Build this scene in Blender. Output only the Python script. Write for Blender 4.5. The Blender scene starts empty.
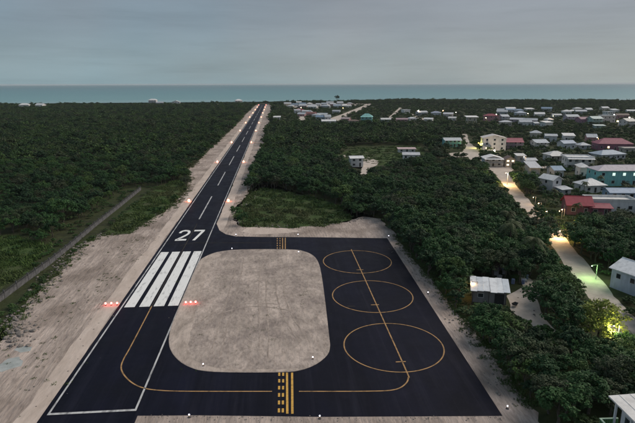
import bpy, bmesh, math, random
import numpy as np
from mathutils import Vector, Matrix

random.seed(7)
rng = np.random.default_rng(11)
scene = bpy.context.scene
COL = scene.collection

# ------------------------------------------------------------------ camera
CAM_X, CAM_H = 23.63, 40.0
F_PX, PITCH, ROLL, YAW = 519.77, 0.2414, 0.0021, -0.0801     # photo pixels / radians


def ray(px, py):
    u, v = (px - 317.5) / F_PX, (py - 211.5) / F_PX
    c, s = math.cos(ROLL), math.sin(ROLL)
    u, v = c * u - s * v, s * u + c * v
    dy, dz = math.cos(PITCH) - v * math.sin(PITCH), -math.sin(PITCH) - v * math.cos(PITCH)
    c, s = math.cos(YAW), math.sin(YAW)
    return Vector((c * u - s * dy, s * u + c * dy, dz))


def G(px, py, z=0.0):
    """ground point (or point on the level z) seen at a photo pixel"""
    d = ray(px, py)
    t = (z - CAM_H) / d.z
    return (CAM_X + d.x * t, d.y * t)


_fw = ray(317.5, 211.5).normalized()
_rt = (ray(417.5, 211.5) - ray(317.5, 211.5)).normalized()
_up = (ray(317.5, 111.5) - ray(317.5, 211.5)).normalized()


def project(P):
    """world points (n,3) -> photo pixels and depth"""
    P = np.asarray(P, float).reshape(-1, 3) - np.array([CAM_X, 0, CAM_H])
    z = P @ np.array(_fw)
    z = np.where(z < 1, 1, z)
    return 317.5 + F_PX * (P @ np.array(_rt)) / z, 211.5 - F_PX * (P @ np.array(_up)) / z, z


cam_data = bpy.data.cameras.new('camera')
cam = bpy.data.objects.new('camera', cam_data)
COL.objects.link(cam)
m = Matrix.Identity(4)
for i in range(3):
    m[i][0], m[i][1], m[i][2] = _rt[i], _up[i], -_fw[i]
m[0][3], m[1][3], m[2][3] = CAM_X, 0.0, CAM_H
cam.matrix_world = m
cam_data.sensor_width = 36.0
cam_data.lens = 36.0 * F_PX / 635.0
cam_data.clip_start = 0.5
cam_data.clip_end = 60000
scene.camera = cam

# ------------------------------------------------------------------ sky, sun, exposure
SUN_EL, SUN_AZ = math.radians(38), math.radians(70)      # azimuth clockwise from +Y
world = bpy.data.worlds.new('World')
scene.world = world
world.use_nodes = True
wn, wl = world.node_tree.nodes, world.node_tree.links
wn.clear()
w_out = wn.new('ShaderNodeOutputWorld')
w_bg = wn.new('ShaderNodeBackground')
w_sky = wn.new('ShaderNodeTexSky')
w_sky.sky_type = 'NISHITA'
w_sky.sun_disc = False
w_sky.sun_elevation = SUN_EL
w_sky.sun_rotation = SUN_AZ
w_sky.air_density = 1.0
w_sky.dust_density = 1.5
w_tc = wn.new('ShaderNodeTexCoord')
w_sep = wn.new('ShaderNodeSeparateXYZ')
wl.new(w_tc.outputs['Generated'], w_sep.inputs[0])
# cloud deck: grey, a little lighter towards the horizon, broken by long streaks
w_ramp = wn.new('ShaderNodeValToRGB')
w_ramp.color_ramp.elements[0].position = 0.0
w_ramp.color_ramp.elements[0].color = (1.68, 2.10, 2.26, 1)
w_ramp.color_ramp.elements[1].position = 0.30
w_ramp.color_ramp.elements[1].color = (1.36, 1.56, 1.86, 1)
e = w_ramp.color_ramp.elements.new(0.10)
e.color = (1.40, 1.66, 1.92, 1)
wl.new(w_sep.outputs['Z'], w_ramp.inputs['Fac'])
w_map = wn.new('ShaderNodeMapping')
w_map.inputs['Scale'].default_value = (1.6, 1.6, 11.0)
wl.new(w_tc.outputs['Generated'], w_map.inputs[0])
w_noi = wn.new('ShaderNodeTexNoise')
w_noi.inputs['Scale'].default_value = 1.7
w_noi.inputs['Detail'].default_value = 6
w_noi.inputs['Roughness'].default_value = 0.55
wl.new(w_map.outputs[0], w_noi.inputs['Vector'])
w_cr = wn.new('ShaderNodeMapRange')
w_cr.inputs['From Min'].default_value = 0.3
w_cr.inputs['From Max'].default_value = 0.75
w_cr.inputs['To Min'].default_value = 0.86
w_cr.inputs['To Max'].default_value = 1.10
wl.new(w_noi.outputs['Fac'], w_cr.inputs['Value'])
w_mul = wn.new('ShaderNodeMixRGB')
w_mul.blend_type = 'MULTIPLY'
w_mul.inputs[0].default_value = 1.0
wl.new(w_ramp.outputs[0], w_mul.inputs[1])
wl.new(w_cr.outputs[0], w_mul.inputs[2])
w_mix = wn.new('ShaderNodeMixRGB')
w_mix.inputs[0].default_value = 0.94
wl.new(w_sky.outputs[0], w_mix.inputs[1])
# thin dark cloud bars and broad cool / warm areas in the deck
w_map2 = wn.new('ShaderNodeMapping')
w_map2.inputs['Scale'].default_value = (2.2, 2.2, 34.0)
w_map2.inputs['Location'].default_value = (0.35, 0.0, 0.2)
wl.new(w_tc.outputs['Generated'], w_map2.inputs[0])
w_n2 = wn.new('ShaderNodeTexNoise')
w_n2.inputs['Scale'].default_value = 1.5
w_n2.inputs['Detail'].default_value = 7
w_n2.inputs['Roughness'].default_value = 0.6
wl.new(w_map2.outputs[0], w_n2.inputs['Vector'])
w_c2 = wn.new('ShaderNodeMapRange')
w_c2.inputs['From Min'].default_value = 0.54
w_c2.inputs['From Max'].default_value = 0.72
w_c2.inputs['To Min'].default_value = 1.0
w_c2.inputs['To Max'].default_value = 0.92
wl.new(w_n2.outputs['Fac'], w_c2.inputs['Value'])
w_mul2 = wn.new('ShaderNodeMixRGB')
w_mul2.blend_type = 'MULTIPLY'
w_mul2.inputs[0].default_value = 1.0
wl.new(w_mul.outputs[0], w_mul2.inputs[1])
wl.new(w_c2.outputs[0], w_mul2.inputs[2])
w_n3 = wn.new('ShaderNodeTexNoise')
w_n3.inputs['Scale'].default_value = 1.3
w_n3.inputs['Detail'].default_value = 4
wl.new(w_tc.outputs['Generated'], w_n3.inputs['Vector'])
w_r3 = wn.new('ShaderNodeValToRGB')
w_r3.color_ramp.elements[0].position = 0.35
w_r3.color_ramp.elements[0].color = (0.80, 0.95, 1.00, 1)
w_r3.color_ramp.elements[1].position = 0.65
w_r3.color_ramp.elements[1].color = (1.12, 1.04, 1.00, 1)
w_x = wn.new('ShaderNodeMath')
w_x.operation = 'MULTIPLY_ADD'
w_x.inputs[1].default_value = 0.30
wl.new(w_sep.outputs['X'], w_x.inputs[0])
wl.new(w_n3.outputs['Fac'], w_x.inputs[2])
wl.new(w_x.outputs[0], w_r3.inputs[0])
w_mul3 = wn.new('ShaderNodeMixRGB')
w_mul3.blend_type = 'MULTIPLY'
w_mul3.inputs[0].default_value = 1.0
wl.new(w_mul2.outputs[0], w_mul3.inputs[1])
wl.new(w_r3.outputs[0], w_mul3.inputs[2])
wl.new(w_mul3.outputs[0], w_mix.inputs[2])
wl.new(w_mix.outputs[0], w_bg.inputs['Color'])
w_bg.inputs['Strength'].default_value = 0.10
wl.new(w_bg.outputs[0], w_out.inputs[0])

sun_data = bpy.data.lights.new('sun', 'SUN')
sun_data.energy = 1.5
sun_data.angle = math.radians(50)
sun_data.color = (1.0, 0.90, 0.78)
sun = bpy.data.objects.new('sun', sun_data)
COL.objects.link(sun)
sun.rotation_euler = (math.radians(90) - SUN_EL, 0, -SUN_AZ + math.pi)
sun.location = (0, -50, 200)
# aim: light travels from the sun direction
sd = Vector((math.sin(SUN_AZ) * math.cos(SUN_EL), math.cos(SUN_AZ) * math.cos(SUN_EL), math.sin(SUN_EL)))
sun.rotation_euler = sd.to_track_quat('Z', 'Y').to_euler()

scene.view_settings.view_transform = 'Standard'
scene.view_settings.look = 'None'
scene.view_settings.exposure = 0.82
scene.view_settings.gamma = 1.0
scene.view_settings.use_curve_mapping = False
scene.render.engine = 'CYCLES'
scene.cycles.use_denoising = True
scene.cycles.max_bounces = 5
scene.cycles.diffuse_bounces = 2
scene.cycles.glossy_bounces = 2
scene.cycles.transmission_bounces = 2
scene.cycles.volume_bounces = 0
scene.cycles.sample_clamp_indirect = 3.0


# ------------------------------------------------------------------ materials
def new_mat(name):
    m = bpy.data.materials.new(name)
    m.use_nodes = True
    return m, m.node_tree.nodes, m.node_tree.links, m.node_tree.nodes['Principled BSDF']


def surf(name, c1, c2, scale=1.0, rough=0.85, spec=0.3, bump=0.0, bscale=8.0, detail=6, c3=None, s3=0.05, stretch=None,
         p1=0.35, p2=0.65, bdist=0.1, speck=0.0):
    """two- or three-colour noise material in object coordinates"""
    m, n, l, b = new_mat(name)
    tc = n.new('ShaderNodeTexCoord')
    vec = tc.outputs['Object']
    if stretch:
        mp = n.new('ShaderNodeMapping')
        mp.inputs['Scale'].default_value = stretch
        l.new(vec, mp.inputs[0])
        vec = mp.outputs[0]
    t = n.new('ShaderNodeTexNoise')
    t.inputs['Scale'].default_value = scale
    t.inputs['Detail'].default_value = detail
    t.inputs['Roughness'].default_value = 0.62
    l.new(vec, t.inputs['Vector'])
    r = n.new('ShaderNodeValToRGB')
    r.color_ramp.elements[0].position = p1
    r.color_ramp.elements[0].color = (*c1, 1)
    r.color_ramp.elements[1].position = p2
    r.color_ramp.elements[1].color = (*c2, 1)
    l.new(t.outputs['Fac'], r.inputs[0])
    out = r.outputs[0]
    if c3:
        t3 = n.new('ShaderNodeTexNoise')
        t3.inputs['Scale'].default_value = s3
        t3.inputs['Detail'].default_value = 5
        l.new(tc.outputs['Object'], t3.inputs['Vector'])
        r3 = n.new('ShaderNodeMapRange')
        r3.inputs['From Min'].default_value = 0.45
        r3.inputs['From Max'].default_value = 0.65
        l.new(t3.outputs['Fac'], r3.inputs['Value'])
        mx = n.new('ShaderNodeMixRGB')
        mx.inputs[2].default_value = (*c3, 1)
        l.new(r3.outputs[0], mx.inputs[0])
        l.new(out, mx.inputs[1])
        out = mx.outputs[0]
    if speck:
        for sc_, lo, hi, amt in ((1.7, 0.36, 0.56, speck), (0.45, 0.30, 0.52, speck * 0.8)):
            t4 = n.new('ShaderNodeTexNoise')
            t4.inputs['Scale'].default_value = sc_
            t4.inputs['Detail'].default_value = 8
            t4.inputs['Roughness'].default_value = 0.72
            t4.inputs['Distortion'].default_value = 0.6
            l.new(vec, t4.inputs['Vector'])
            r4 = n.new('ShaderNodeMapRange')
            r4.inputs['From Min'].default_value = lo
            r4.inputs['From Max'].default_value = hi
            r4.inputs['To Min'].default_value = 1.0 - amt
            l.new(t4.outputs['Fac'], r4.inputs['Value'])
            m4 = n.new('ShaderNodeMixRGB')
            m4.blend_type = 'MULTIPLY'
            m4.inputs[0].default_value = 1.0
            l.new(out, m4.inputs[1])
            l.new(r4.outputs[0], m4.inputs[2])
            out = m4.outputs[0]
    l.new(out, b.inputs['Base Color'])
    b.inputs['Roughness'].default_value = rough
    b.inputs['Specular IOR Level'].default_value = spec
    if bump:
        tb = n.new('ShaderNodeTexNoise')
        tb.inputs['Scale'].default_value = bscale
        tb.inputs['Detail'].default_value = 6
        l.new(vec, tb.inputs['Vector'])
        bp = n.new('ShaderNodeBump')
        bp.inputs['Strength'].default_value = bump
        bp.inputs['Distance'].default_value = bdist
        l.new(tb.outputs['Fac'], bp.inputs['Height'])
        l.new(bp.outputs[0], b.inputs['Normal'])
    return m


def emis(name, col, strength):
    m, n, l, b = new_mat(name)
    b.inputs['Base Color'].default_value = (*col, 1)
    b.inputs['Emission Color'].default_value = (*col, 1)
    b.inputs['Emission Strength'].default_value = strength
    return m


_wallmats = {}


def paint(c, rough=0.75):
    """weathered paint / render / sheet metal of one colour"""
    k = (tuple(round(x, 3) for x in c), rough)
    if k not in _wallmats:
        d = tuple(x * 0.72 for x in c)
        _wallmats[k] = surf('paint', d, c, scale=0.9, rough=rough, spec=0.3, bump=0.15, bscale=6, stretch=(1, 1, 0.35), p1=0.3, p2=0.55)
    return _wallmats[k]


M_GROUND = surf('ground_soil', (0.030, 0.034, 0.018), (0.052, 0.060, 0.026), scale=0.35, bump=0.5, bscale=0.9, bdist=0.4, c3=(0.040, 0.055, 0.020), s3=0.03, spec=0.1)
M_SAND = surf('sand', (0.36, 0.295, 0.26), (0.58, 0.48, 0.42), scale=0.33, bump=0.6, bscale=1.3, bdist=0.35, c3=(0.29, 0.235, 0.20), s3=0.09, spec=0.15, stretch=(1.3, 0.28, 1), speck=0.30)
M_SANDL = surf('sand_shoulder', (0.50, 0.41, 0.35), (0.62, 0.52, 0.455), scale=0.5, bump=0.35, bscale=2.0, bdist=0.15, spec=0.15, stretch=(1, 0.3, 1), speck=0.10)
M_SANDI = surf('sand_infield', (0.37, 0.31, 0.27), (0.58, 0.485, 0.425), scale=0.28, bump=0.5, bscale=1.2, bdist=0.3, c3=(0.33, 0.275, 0.245), s3=0.16, spec=0.15, speck=0.34, stretch=(1, 0.5, 1))
M_SANDI2 = surf('sand_infield_rim', (0.38, 0.315, 0.27), (0.58, 0.485, 0.42), scale=0.4, bump=0.4, bscale=1.6, bdist=0.2, spec=0.15, speck=0.26, stretch=(1, 0.4, 1))
M_ROAD = surf('street_sand', (0.44, 0.38, 0.33), (0.58, 0.51, 0.45), scale=0.5, bump=0.3, bscale=1.5, bdist=0.15, spec=0.15)
M_GRASSG = surf('grass_ground', (0.034, 0.062, 0.018), (0.066, 0.102, 0.032), scale=0.3, bump=0.6, bscale=2.5, bdist=0.3, c3=(0.060, 0.068, 0.032), s3=0.11, spec=0.1)
M_ASPH = surf('asphalt', (0.0022, 0.0026, 0.0085), (0.0060, 0.0068, 0.0185), scale=0.22, rough=0.66, spec=0.12, bump=0.12, bscale=20, bdist=0.02, stretch=(1, 0.10, 1), c3=(0.0040, 0.0044, 0.0105), s3=0.12)


def dress_asphalt(m):
    """paving seams, rubber streaks and blown sand on the asphalt"""
    n, l = m.node_tree.nodes, m.node_tree.links
    b = n['Principled BSDF']
    base = b.inputs['Base Color'].links[0].from_socket
    tc = n.new('ShaderNodeTexCoord')
    sx = n.new('ShaderNodeSeparateXYZ')
    l.new(tc.outputs['Object'], sx.inputs[0])
    # seams every 3 m along the runway
    ad = n.new('ShaderNodeMath'); ad.operation = 'ADD'; ad.inputs[1].default_value = 301.4
    l.new(sx.outputs['X'], ad.inputs[0])
    mo = n.new('ShaderNodeMath'); mo.operation = 'MODULO'; mo.inputs[1].default_value = 3.02
    l.new(ad.outputs[0], mo.inputs[0])
    se = n.new('ShaderNodeMath'); se.operation = 'LESS_THAN'; se.inputs[1].default_value = 0.10
    l.new(mo.outputs[0], se.inputs[0])
    # dust in long streaks
    mp = n.new('ShaderNodeMapping'); mp.inputs['Scale'].default_value = (0.9, 0.035, 1)
    l.new(tc.outputs['Object'], mp.inputs[0])
    tn = n.new('ShaderNodeTexNoise'); tn.inputs['Scale'].default_value = 0.8; tn.inputs['Detail'].default_value = 8; tn.inputs['Roughness'].default_value = 0.7
    l.new(mp.outputs[0], tn.inputs['Vector'])
    mr = n.new('ShaderNodeMapRange'); mr.inputs['From Min'].default_value = 0.50; mr.inputs['From Max'].default_value = 0.80; mr.inputs['To Max'].default_value = 0.55
    l.new(tn.outputs['Fac'], mr.inputs['Value'])
    t2 = n.new('ShaderNodeTexNoise'); t2.inputs['Scale'].default_value = 0.16; t2.inputs['Detail'].default_value = 9; t2.inputs['Roughness'].default_value = 0.72
    l.new(tc.outputs['Object'], t2.inputs['Vector'])
    m2 = n.new('ShaderNodeMapRange'); m2.inputs['From Min'].default_value = 0.55; m2.inputs['From Max'].default_value = 0.82; m2.inputs['To Max'].default_value = 0.6
    l.new(t2.outputs['Fac'], m2.inputs['Value'])
    mx = n.new('ShaderNodeMath'); mx.operation = 'MAXIMUM'
    l.new(mr.outputs[0], mx.inputs[0]); l.new(m2.outputs[0], mx.inputs[1])
    se2 = n.new('ShaderNodeMath'); se2.operation = 'MULTIPLY_ADD'; se2.inputs[1].default_value = 0.14
    l.new(se.outputs[0], se2.inputs[0]); l.new(mx.outputs[0], se2.inputs[2])
    mc = n.new('ShaderNodeMixRGB'); mc.inputs[2].default_value = (0.026, 0.026, 0.042, 1)
    l.new(se2.outputs[0], mc.inputs[0]); l.new(base, mc.inputs[1])
    l.new(mc.outputs[0], b.inputs['Base Color'])
    # patchy sheen
    rr = n.new('ShaderNodeMapRange'); rr.inputs['From Min'].default_value = 0.3; rr.inputs['From Max'].default_value = 0.7; rr.inputs['To Min'].default_value = 0.52; rr.inputs['To Max'].default_value = 0.78
    l.new(t2.outputs['Fac'], rr.inputs['Value'])
    l.new(rr.outputs[0], b.inputs['Roughness'])


dress_asphalt(M_ASPH)
M_WHITE = surf('white_paint', (0.42, 0.42, 0.42), (0.82, 0.82, 0.80), scale=1.6, rough=0.7, stretch=(1, 0.22, 1), p1=0.30, p2=0.46, detail=10)
M_LINE = surf('white_line_paint', (0.16, 0.16, 0.17), (0.55, 0.55, 0.55), scale=1.2, rough=0.7, stretch=(1, 0.3, 1), p1=0.3, p2=0.55, detail=10)
M_YEL = surf('yellow_paint', (0.34, 0.19, 0.045), (0.64, 0.37, 0.08), scale=2.0, rough=0.7, p1=0.3, p2=0.5, detail=10)
M_YEL2 = surf('worn_yellow_paint', (0.14, 0.085, 0.04), (0.46, 0.27, 0.115), scale=1.1, rough=0.7, p1=0.3, p2=0.55, detail=10)
M_YEL3 = surf('faded_line_paint', (0.022, 0.018, 0.016), (0.05, 0.04, 0.03), scale=1.5, rough=0.8)
M_PUD = surf('puddle_water', (0.30, 0.32, 0.30), (0.46, 0.47, 0.45), scale=0.6, rough=0.25, spec=0.5)
M_ROCK = surf('rubble', (0.12, 0.105, 0.095), (0.32, 0.285, 0.26), scale=1.2, bump=0.5, bscale=3)
M_BARK = surf('bark', (0.06, 0.05, 0.04), (0.13, 0.11, 0.09), scale=4, bump=0.4, bscale=10)
M_CONC = surf('weathered_concrete', (0.055, 0.055, 0.06), (0.14, 0.14, 0.145), scale=1.1, bump=0.3, bscale=6, rough=0.9)
M_CONCD = surf('dark_concrete', (0.03, 0.03, 0.032), (0.07, 0.07, 0.072), scale=1.1, bump=0.3, bscale=6, rough=0.9)
M_STEEL = surf('galvanised_steel', (0.20, 0.20, 0.21), (0.33, 0.33, 0.34), scale=6, rough=0.5)
M_DARK = surf('dark_metal', (0.02, 0.02, 0.022), (0.05, 0.05, 0.052), scale=5, rough=0.6)
M_GLASS = surf('window_glass', (0.015, 0.02, 0.03), (0.03, 0.04, 0.05), scale=1, rough=0.12, spec=0.6)
M_FRAME = paint((0.62, 0.62, 0.60))
M_LITWIN = emis('lit_window', (1.0, 0.72, 0.42), 1.6)
M_TEALWIN = emis('lit_pale_window', (0.75, 1.0, 0.85), 0.55)
M_EDGE = emis('edge_lamp_glow', (1.0, 0.20, 0.09), 15.0)
M_RED = emis('red_lamp_glow', (1.0, 0.10, 0.08), 9.0)
M_TAXI = emis('taxiway_lamp_glow', (0.85, 0.85, 1.0), 5.0)
M_LAMPW = emis('white_lamp_glow', (1.0, 0.85, 0.66), 30.0)
M_LAMPO = emis('orange_lamp_glow', (1.0, 0.55, 0.20), 30.0)
M_LAMPG = emis('green_lamp_glow', (0.45, 1.0, 0.35), 12.0)
M_LAMPY = emis('yellow_lamp_glow', (1.0, 0.75, 0.15), 12.0)


def leaf_mat(name, dark, light, tint, palm=False):
    m, n, l, b = new_mat(name)
    oi = n.new('ShaderNodeObjectInfo')
    ge = n.new('ShaderNodeNewGeometry')
    r = n.new('ShaderNodeValToRGB')
    r.color_ramp.elements[0].color = (*dark, 1)
    r.color_ramp.elements[1].color = (*light, 1)
    ad = n.new('ShaderNodeMath')
    ad.operation = 'MULTIPLY_ADD'
    ad.inputs[1].default_value = 0.55
    l.new(oi.outputs['Random'], ad.inputs[0])
    mu = n.new('ShaderNodeMath')
    mu.operation = 'MULTIPLY'
    mu.inputs[1].default_value = 0.45
    l.new(ge.outputs['Random Per Island'], mu.inputs[0])
    l.new(mu.outputs[0], ad.inputs[2])
    l.new(ad.outputs[0], r.inputs[0])
    t = n.new('ShaderNodeTexNoise')
    t.inputs['Scale'].default_value = 0.035
    t.inputs['Detail'].default_value = 3
    l.new(ge.outputs['Position'], t.inputs['Vector'])
    mr = n.new('ShaderNodeMapRange')
    mr.inputs['From Min'].default_value = 0.42
    mr.inputs['From Max'].default_value = 0.68
    mr.inputs['To Max'].default_value = 0.8
    l.new(t.outputs['Fac'], mr.inputs['Value'])
    mx = n.new('ShaderNodeMixRGB')
    mx.inputs[2].default_value = (*tint, 1)
    l.new(mr.outputs[0], mx.inputs[0])
    l.new(r.outputs[0], mx.inputs[1])
    l.new(mx.outputs[0], b.inputs['Base Color'])
    b.inputs['Roughness'].default_value = 0.7
    b.inputs['Specular IOR Level'].default_value = 0.2
    return m


M_LEAF = leaf_mat('broad_leaves', (0.010, 0.034, 0.012), (0.056, 0.136, 0.038), (0.034, 0.086, 0.028))
M_LEAF2 = leaf_mat('light_leaves', (0.028, 0.064, 0.016), (0.096, 0.170, 0.044), (0.070, 0.112, 0.034))
M_LEAF3 = leaf_mat('dark_glossy_leaves', (0.008, 0.025, 0.011), (0.038, 0.090, 0.034), (0.025, 0.060, 0.026))
M_LEAF4 = leaf_mat('olive_leaves', (0.026, 0.044, 0.020), (0.076, 0.104, 0.048), (0.056, 0.066, 0.040))
M_SCRUB = leaf_mat('scrub_leaves', (0.013, 0.038, 0.012), (0.070, 0.146, 0.038), (0.072, 0.092, 0.042))
M_PALM = leaf_mat('palm_fronds', (0.028, 0.042, 0.016), (0.085, 0.105, 0.042), (0.06, 0.07, 0.03))
M_TUFT = leaf_mat('grass_blades', (0.030, 0.066, 0.014), (0.090, 0.150, 0.038), (0.105, 0.112, 0.05))


# ------------------------------------------------------------------ mesh helpers
def mesh_obj(name, verts, faces, mat, parent=None, smooth=False, loc=None):
    me = bpy.data.meshes.new(name)
    me.from_pydata([tuple(v) for v in verts], [], faces)
    me.update()
    me.materials.append(mat)
    if smooth:
        me.shade_smooth()
    o = bpy.data.objects.new(name, me)
    COL.objects.link(o)
    if parent is not None:
        o.parent = parent
    if loc is not None:
        o.location = loc
    return o


class MB:
    def __init__(self):
        self.v, self.f = [], []

    def box(self, x0, y0, z0, x1, y1, z1):
        k = len(self.v)
        self.v += [(x0, y0, z0), (x1, y0, z0), (x1, y1, z0), (x0, y1, z0), (x0, y0, z1), (x1, y0, z1), (x1, y1, z1), (x0, y1, z1)]
        self.f += [[k + i for i in q] for q in ((0, 3, 2, 1), (4, 5, 6, 7), (0, 1, 5, 4), (1, 2, 6, 5), (2, 3, 7, 6), (3, 0, 4, 7))]
        return self

    def poly_prism(self, pts, z0, z1):
        k, n = len(self.v), len(pts)
        self.v += [(x, y, z0) for x, y in pts] + [(x, y, z1) for x, y in pts]
        self.f.append([k + i for i in reversed(range(n))])
        self.f.append([k + n + i for i in range(n)])
        self.f += [[k + i, k + (i + 1) % n, k + n + (i + 1) % n, k + n + i] for i in range(n)]
        return self

    def slab(self, q, t):
        """a quad or triangle (upper face, counter-clockwise from above) given thickness t downwards"""
        k, n = len(self.v), len(q)
        self.v += list(q) + [(x, y, z - t) for x, y, z in q]
        self.f.append([k + i for i in range(n)])
        self.f.append([k + n + i for i in reversed(range(n))])
        self.f += [[k + n + i, k + n + (i + 1) % n, k + (i + 1) % n, k + i] for i in range(n)]
        return self

    def tube(self, p0, p1, r0, r1=None, n=6):
        r1 = r0 if r1 is None else r1
        p0, p1 = Vector(p0), Vector(p1)
        d = (p1 - p0).normalized()
        a = d.orthogonal().normalized()
        b = d.cross(a)
        k = len(self.v)
        for p, r in ((p0, r0), (p1, r1)):
            for i in range(n):
                t = 2 * math.pi * i / n
                self.v.append(tuple(p + a * math.cos(t) * r + b * math.sin(t) * r))
        self.f += [[k + i, k + (i + 1) % n, k + n + (i + 1) % n, k + n + i] for i in range(n)]
        self.f.append([k + i for i in reversed(range(n))])
        self.f.append([k + n + i for i in range(n)])
        return self

    def ball(self, c, r, sz=1.0, nu=8, nv=5):
        k = len(self.v)
        for j in range(1, nv):
            ph = math.pi * j / nv
            for i in range(nu):
                t = 2 * math.pi * i / nu
                self.v.append((c[0] + r * math.sin(ph) * math.cos(t), c[1] + r * math.sin(ph) * math.sin(t), c[2] + r * sz * math.cos(ph)))
        self.v += [(c[0], c[1], c[2] + r * sz), (c[0], c[1], c[2] - r * sz)]
        T, B = len(self.v) - 2, len(self.v) - 1
        for i in range(nu):
            i2 = (i + 1) % nu
            self.f.append([T, k + i, k + i2])
            for j in range(nv - 2):
                self.f.append([k + j * nu + i, k + (j + 1) * nu + i, k + (j + 1) * nu + i2, k + j * nu + i2])
            self.f.append([B, k + (nv - 2) * nu + i2, k + (nv - 2) * nu + i])
        return self

    def build(self, name, mat, parent=None, smooth=False):
        return mesh_obj(name, self.v, self.f, mat, parent, smooth)


def tag(o, label=None, cat=None, group=None, kind=None):
    if label:
        o['label'] = label
    if cat:
        o['category'] = cat
    if group:
        o['group'] = group
    if kind:
        o['kind'] = kind
    return o


def empty(name, loc=(0, 0, 0), rz=0.0):
    o = bpy.data.objects.new(name, None)
    o.empty_display_size = 0.3
    COL.objects.link(o)
    o.location = loc
    o.rotation_euler = (0, 0, rz)
    return o


def copy_tree(src, parent=None):
    c = src.copy()
    COL.objects.link(c)
    if parent is not None:
        c.parent = parent
    for ch in src.children:
        copy_tree(ch, c)
    return c


def area2(p):
    return sum(p[i][0] * p[(i + 1) % len(p)][1] - p[(i + 1) % len(p)][0] * p[i][1] for i in range(len(p)))


def resample(pts, step, closed=True):
    out = []
    n = len(pts)
    for i in range(n if closed else n - 1):
        a, b = pts[i], pts[(i + 1) % n]
        L = math.hypot(b[0] - a[0], b[1] - a[1])
        k = max(1, int(L / step))
        for j in range(k):
            t = j / k
            out.append((a[0] + (b[0] - a[0]) * t, a[1] + (b[1] - a[1]) * t))
    if not closed:
        out.append(pts[-1])
    return out


def smooth(pts, k=6, closed=False):
    """Catmull-Rom"""
    out, n = [], len(pts)
    rngi = range(n) if closed else range(n - 1)
    for i in rngi:
        g = (lambda j: pts[j % n]) if closed else (lambda j: pts[min(max(j, 0), n - 1)])
        p0, p1, p2, p3 = g(i - 1), g(i), g(i + 1), g(i + 2)
        for j in range(k):
            t = j / k
            out.append(tuple(0.5 * (2 * p1[c] + (p2[c] - p0[c]) * t + (2 * p0[c] - 5 * p1[c] + 4 * p2[c] - p3[c]) * t * t + (-p0[c] + 3 * p1[c] - 3 * p2[c] + p3[c]) * t ** 3) for c in (0, 1)))
    if not closed:
        out.append(pts[-1])
    return out


def sheet(name, pts, z, mat, parent=None, jitter=0.0, step=1.2, kind='structure', thick=0.0):
    """flat polygon; an uneven outline when jitter is set; a low bank when thick"""
    if jitter:
        pts = resample(pts, step)
        n = len(pts)
        w = np.convolve(np.tile(rng.normal(size=n), 3), np.ones(3) / 3, 'same')[n:2 * n] * jitter
        w += rng.normal(size=n) * jitter * 0.35
        out = []
        for i in range(n):
            a, b = pts[i - 1], pts[(i + 1) % n]
            L = math.hypot(b[0] - a[0], b[1] - a[1]) or 1
            out.append((pts[i][0] + (b[1] - a[1]) / L * w[i], pts[i][1] - (b[0] - a[0]) / L * w[i]))
        pts = out
    if area2(pts) < 0:
        pts = pts[::-1]
    bm = bmesh.new()
    top = [bm.verts.new((x, y, z)) for x, y in pts]
    f = bm.faces.new(top)
    if thick:
        bot = [bm.verts.new((x, y, z - thick)) for x, y in pts]
        n = len(pts)
        for i in range(n):
            bm.faces.new((bot[i], bot[(i + 1) % n], top[(i + 1) % n], top[i]))
    bmesh.ops.triangulate(bm, faces=[f])
    me = bpy.data.meshes.new(name)
    bm.to_mesh(me)
    bm.free()
    me.materials.append(mat)
    o = bpy.data.objects.new(name, me)
    COL.objects.link(o)
    if parent is not None:
        o.parent = parent
    elif kind:
        o['kind'] = kind
    return o


def ribbon_pts(path, w):
    L, R = [], []
    for i in range(len(path)):
        a, b = path[max(i - 1, 0)], path[min(i + 1, len(path) - 1)]
        d = math.hypot(b[0] - a[0], b[1] - a[1]) or 1
        nx, ny = -(b[1] - a[1]) / d, (b[0] - a[0]) / d
        ww = w[i] if isinstance(w, (list, tuple)) else w
        L.append((path[i][0] + nx * ww / 2, path[i][1] + ny * ww / 2))
        R.append((path[i][0] - nx * ww / 2, path[i][1] - ny * ww / 2))
    return L, R


def stripe(name, path, w, z, mat, parent):
    L, R = ribbon_pts(path, w)
    v = [(x, y, z) for x, y in L] + [(x, y, z) for x, y in R]
    n = len(L)
    f = [[n + i, n + i + 1, i + 1, i] for i in range(n - 1)]
    return mesh_obj(name, v, f, mat, parent)


def GP(l, z=0.0):
    return [G(x, y, z) for x, y in l]


def inside(poly, X, Y):
    """vectorised point in polygon"""
    r = np.zeros(X.shape, bool)
    n = len(poly)
    for i in range(n):
        x0, y0 = poly[i]
        x1, y1 = poly[(i + 1) % n]
        c = ((y0 > Y) != (y1 > Y))
        with np.errstate(divide='ignore', invalid='ignore'):
            r ^= c & (X < (x1 - x0) * (Y - y0) / ((y1 - y0) or 1e-9) + x0)
    return r


# ------------------------------------------------------------------ land and sea
SHORE = [(-2600, 1180), (-1500, 1130), (-900, 1120), (-620, 1085), (-430, 1100), (-240, 1075), (-60, 1090), (20, 1110), (120, 1125),
         (230, 1180), (330, 1240), (470, 1170), (640, 1135), (860, 1150), (1300, 1200), (2600, 1300)]
sh = smooth(SHORE, 10)
land = sheet('ground', sh[::-1] + [(-2600, -500), (2600, -500)], 0.0, M_GROUND, jitter=4.0, step=14)
beach = sheet('beach', [(x, y + 5) for x, y in sh][::-1] + [(x, y - 14) for x, y in sh], -0.06, M_ROAD, jitter=3.0, step=12)
beach.location.z = 0.0

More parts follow.
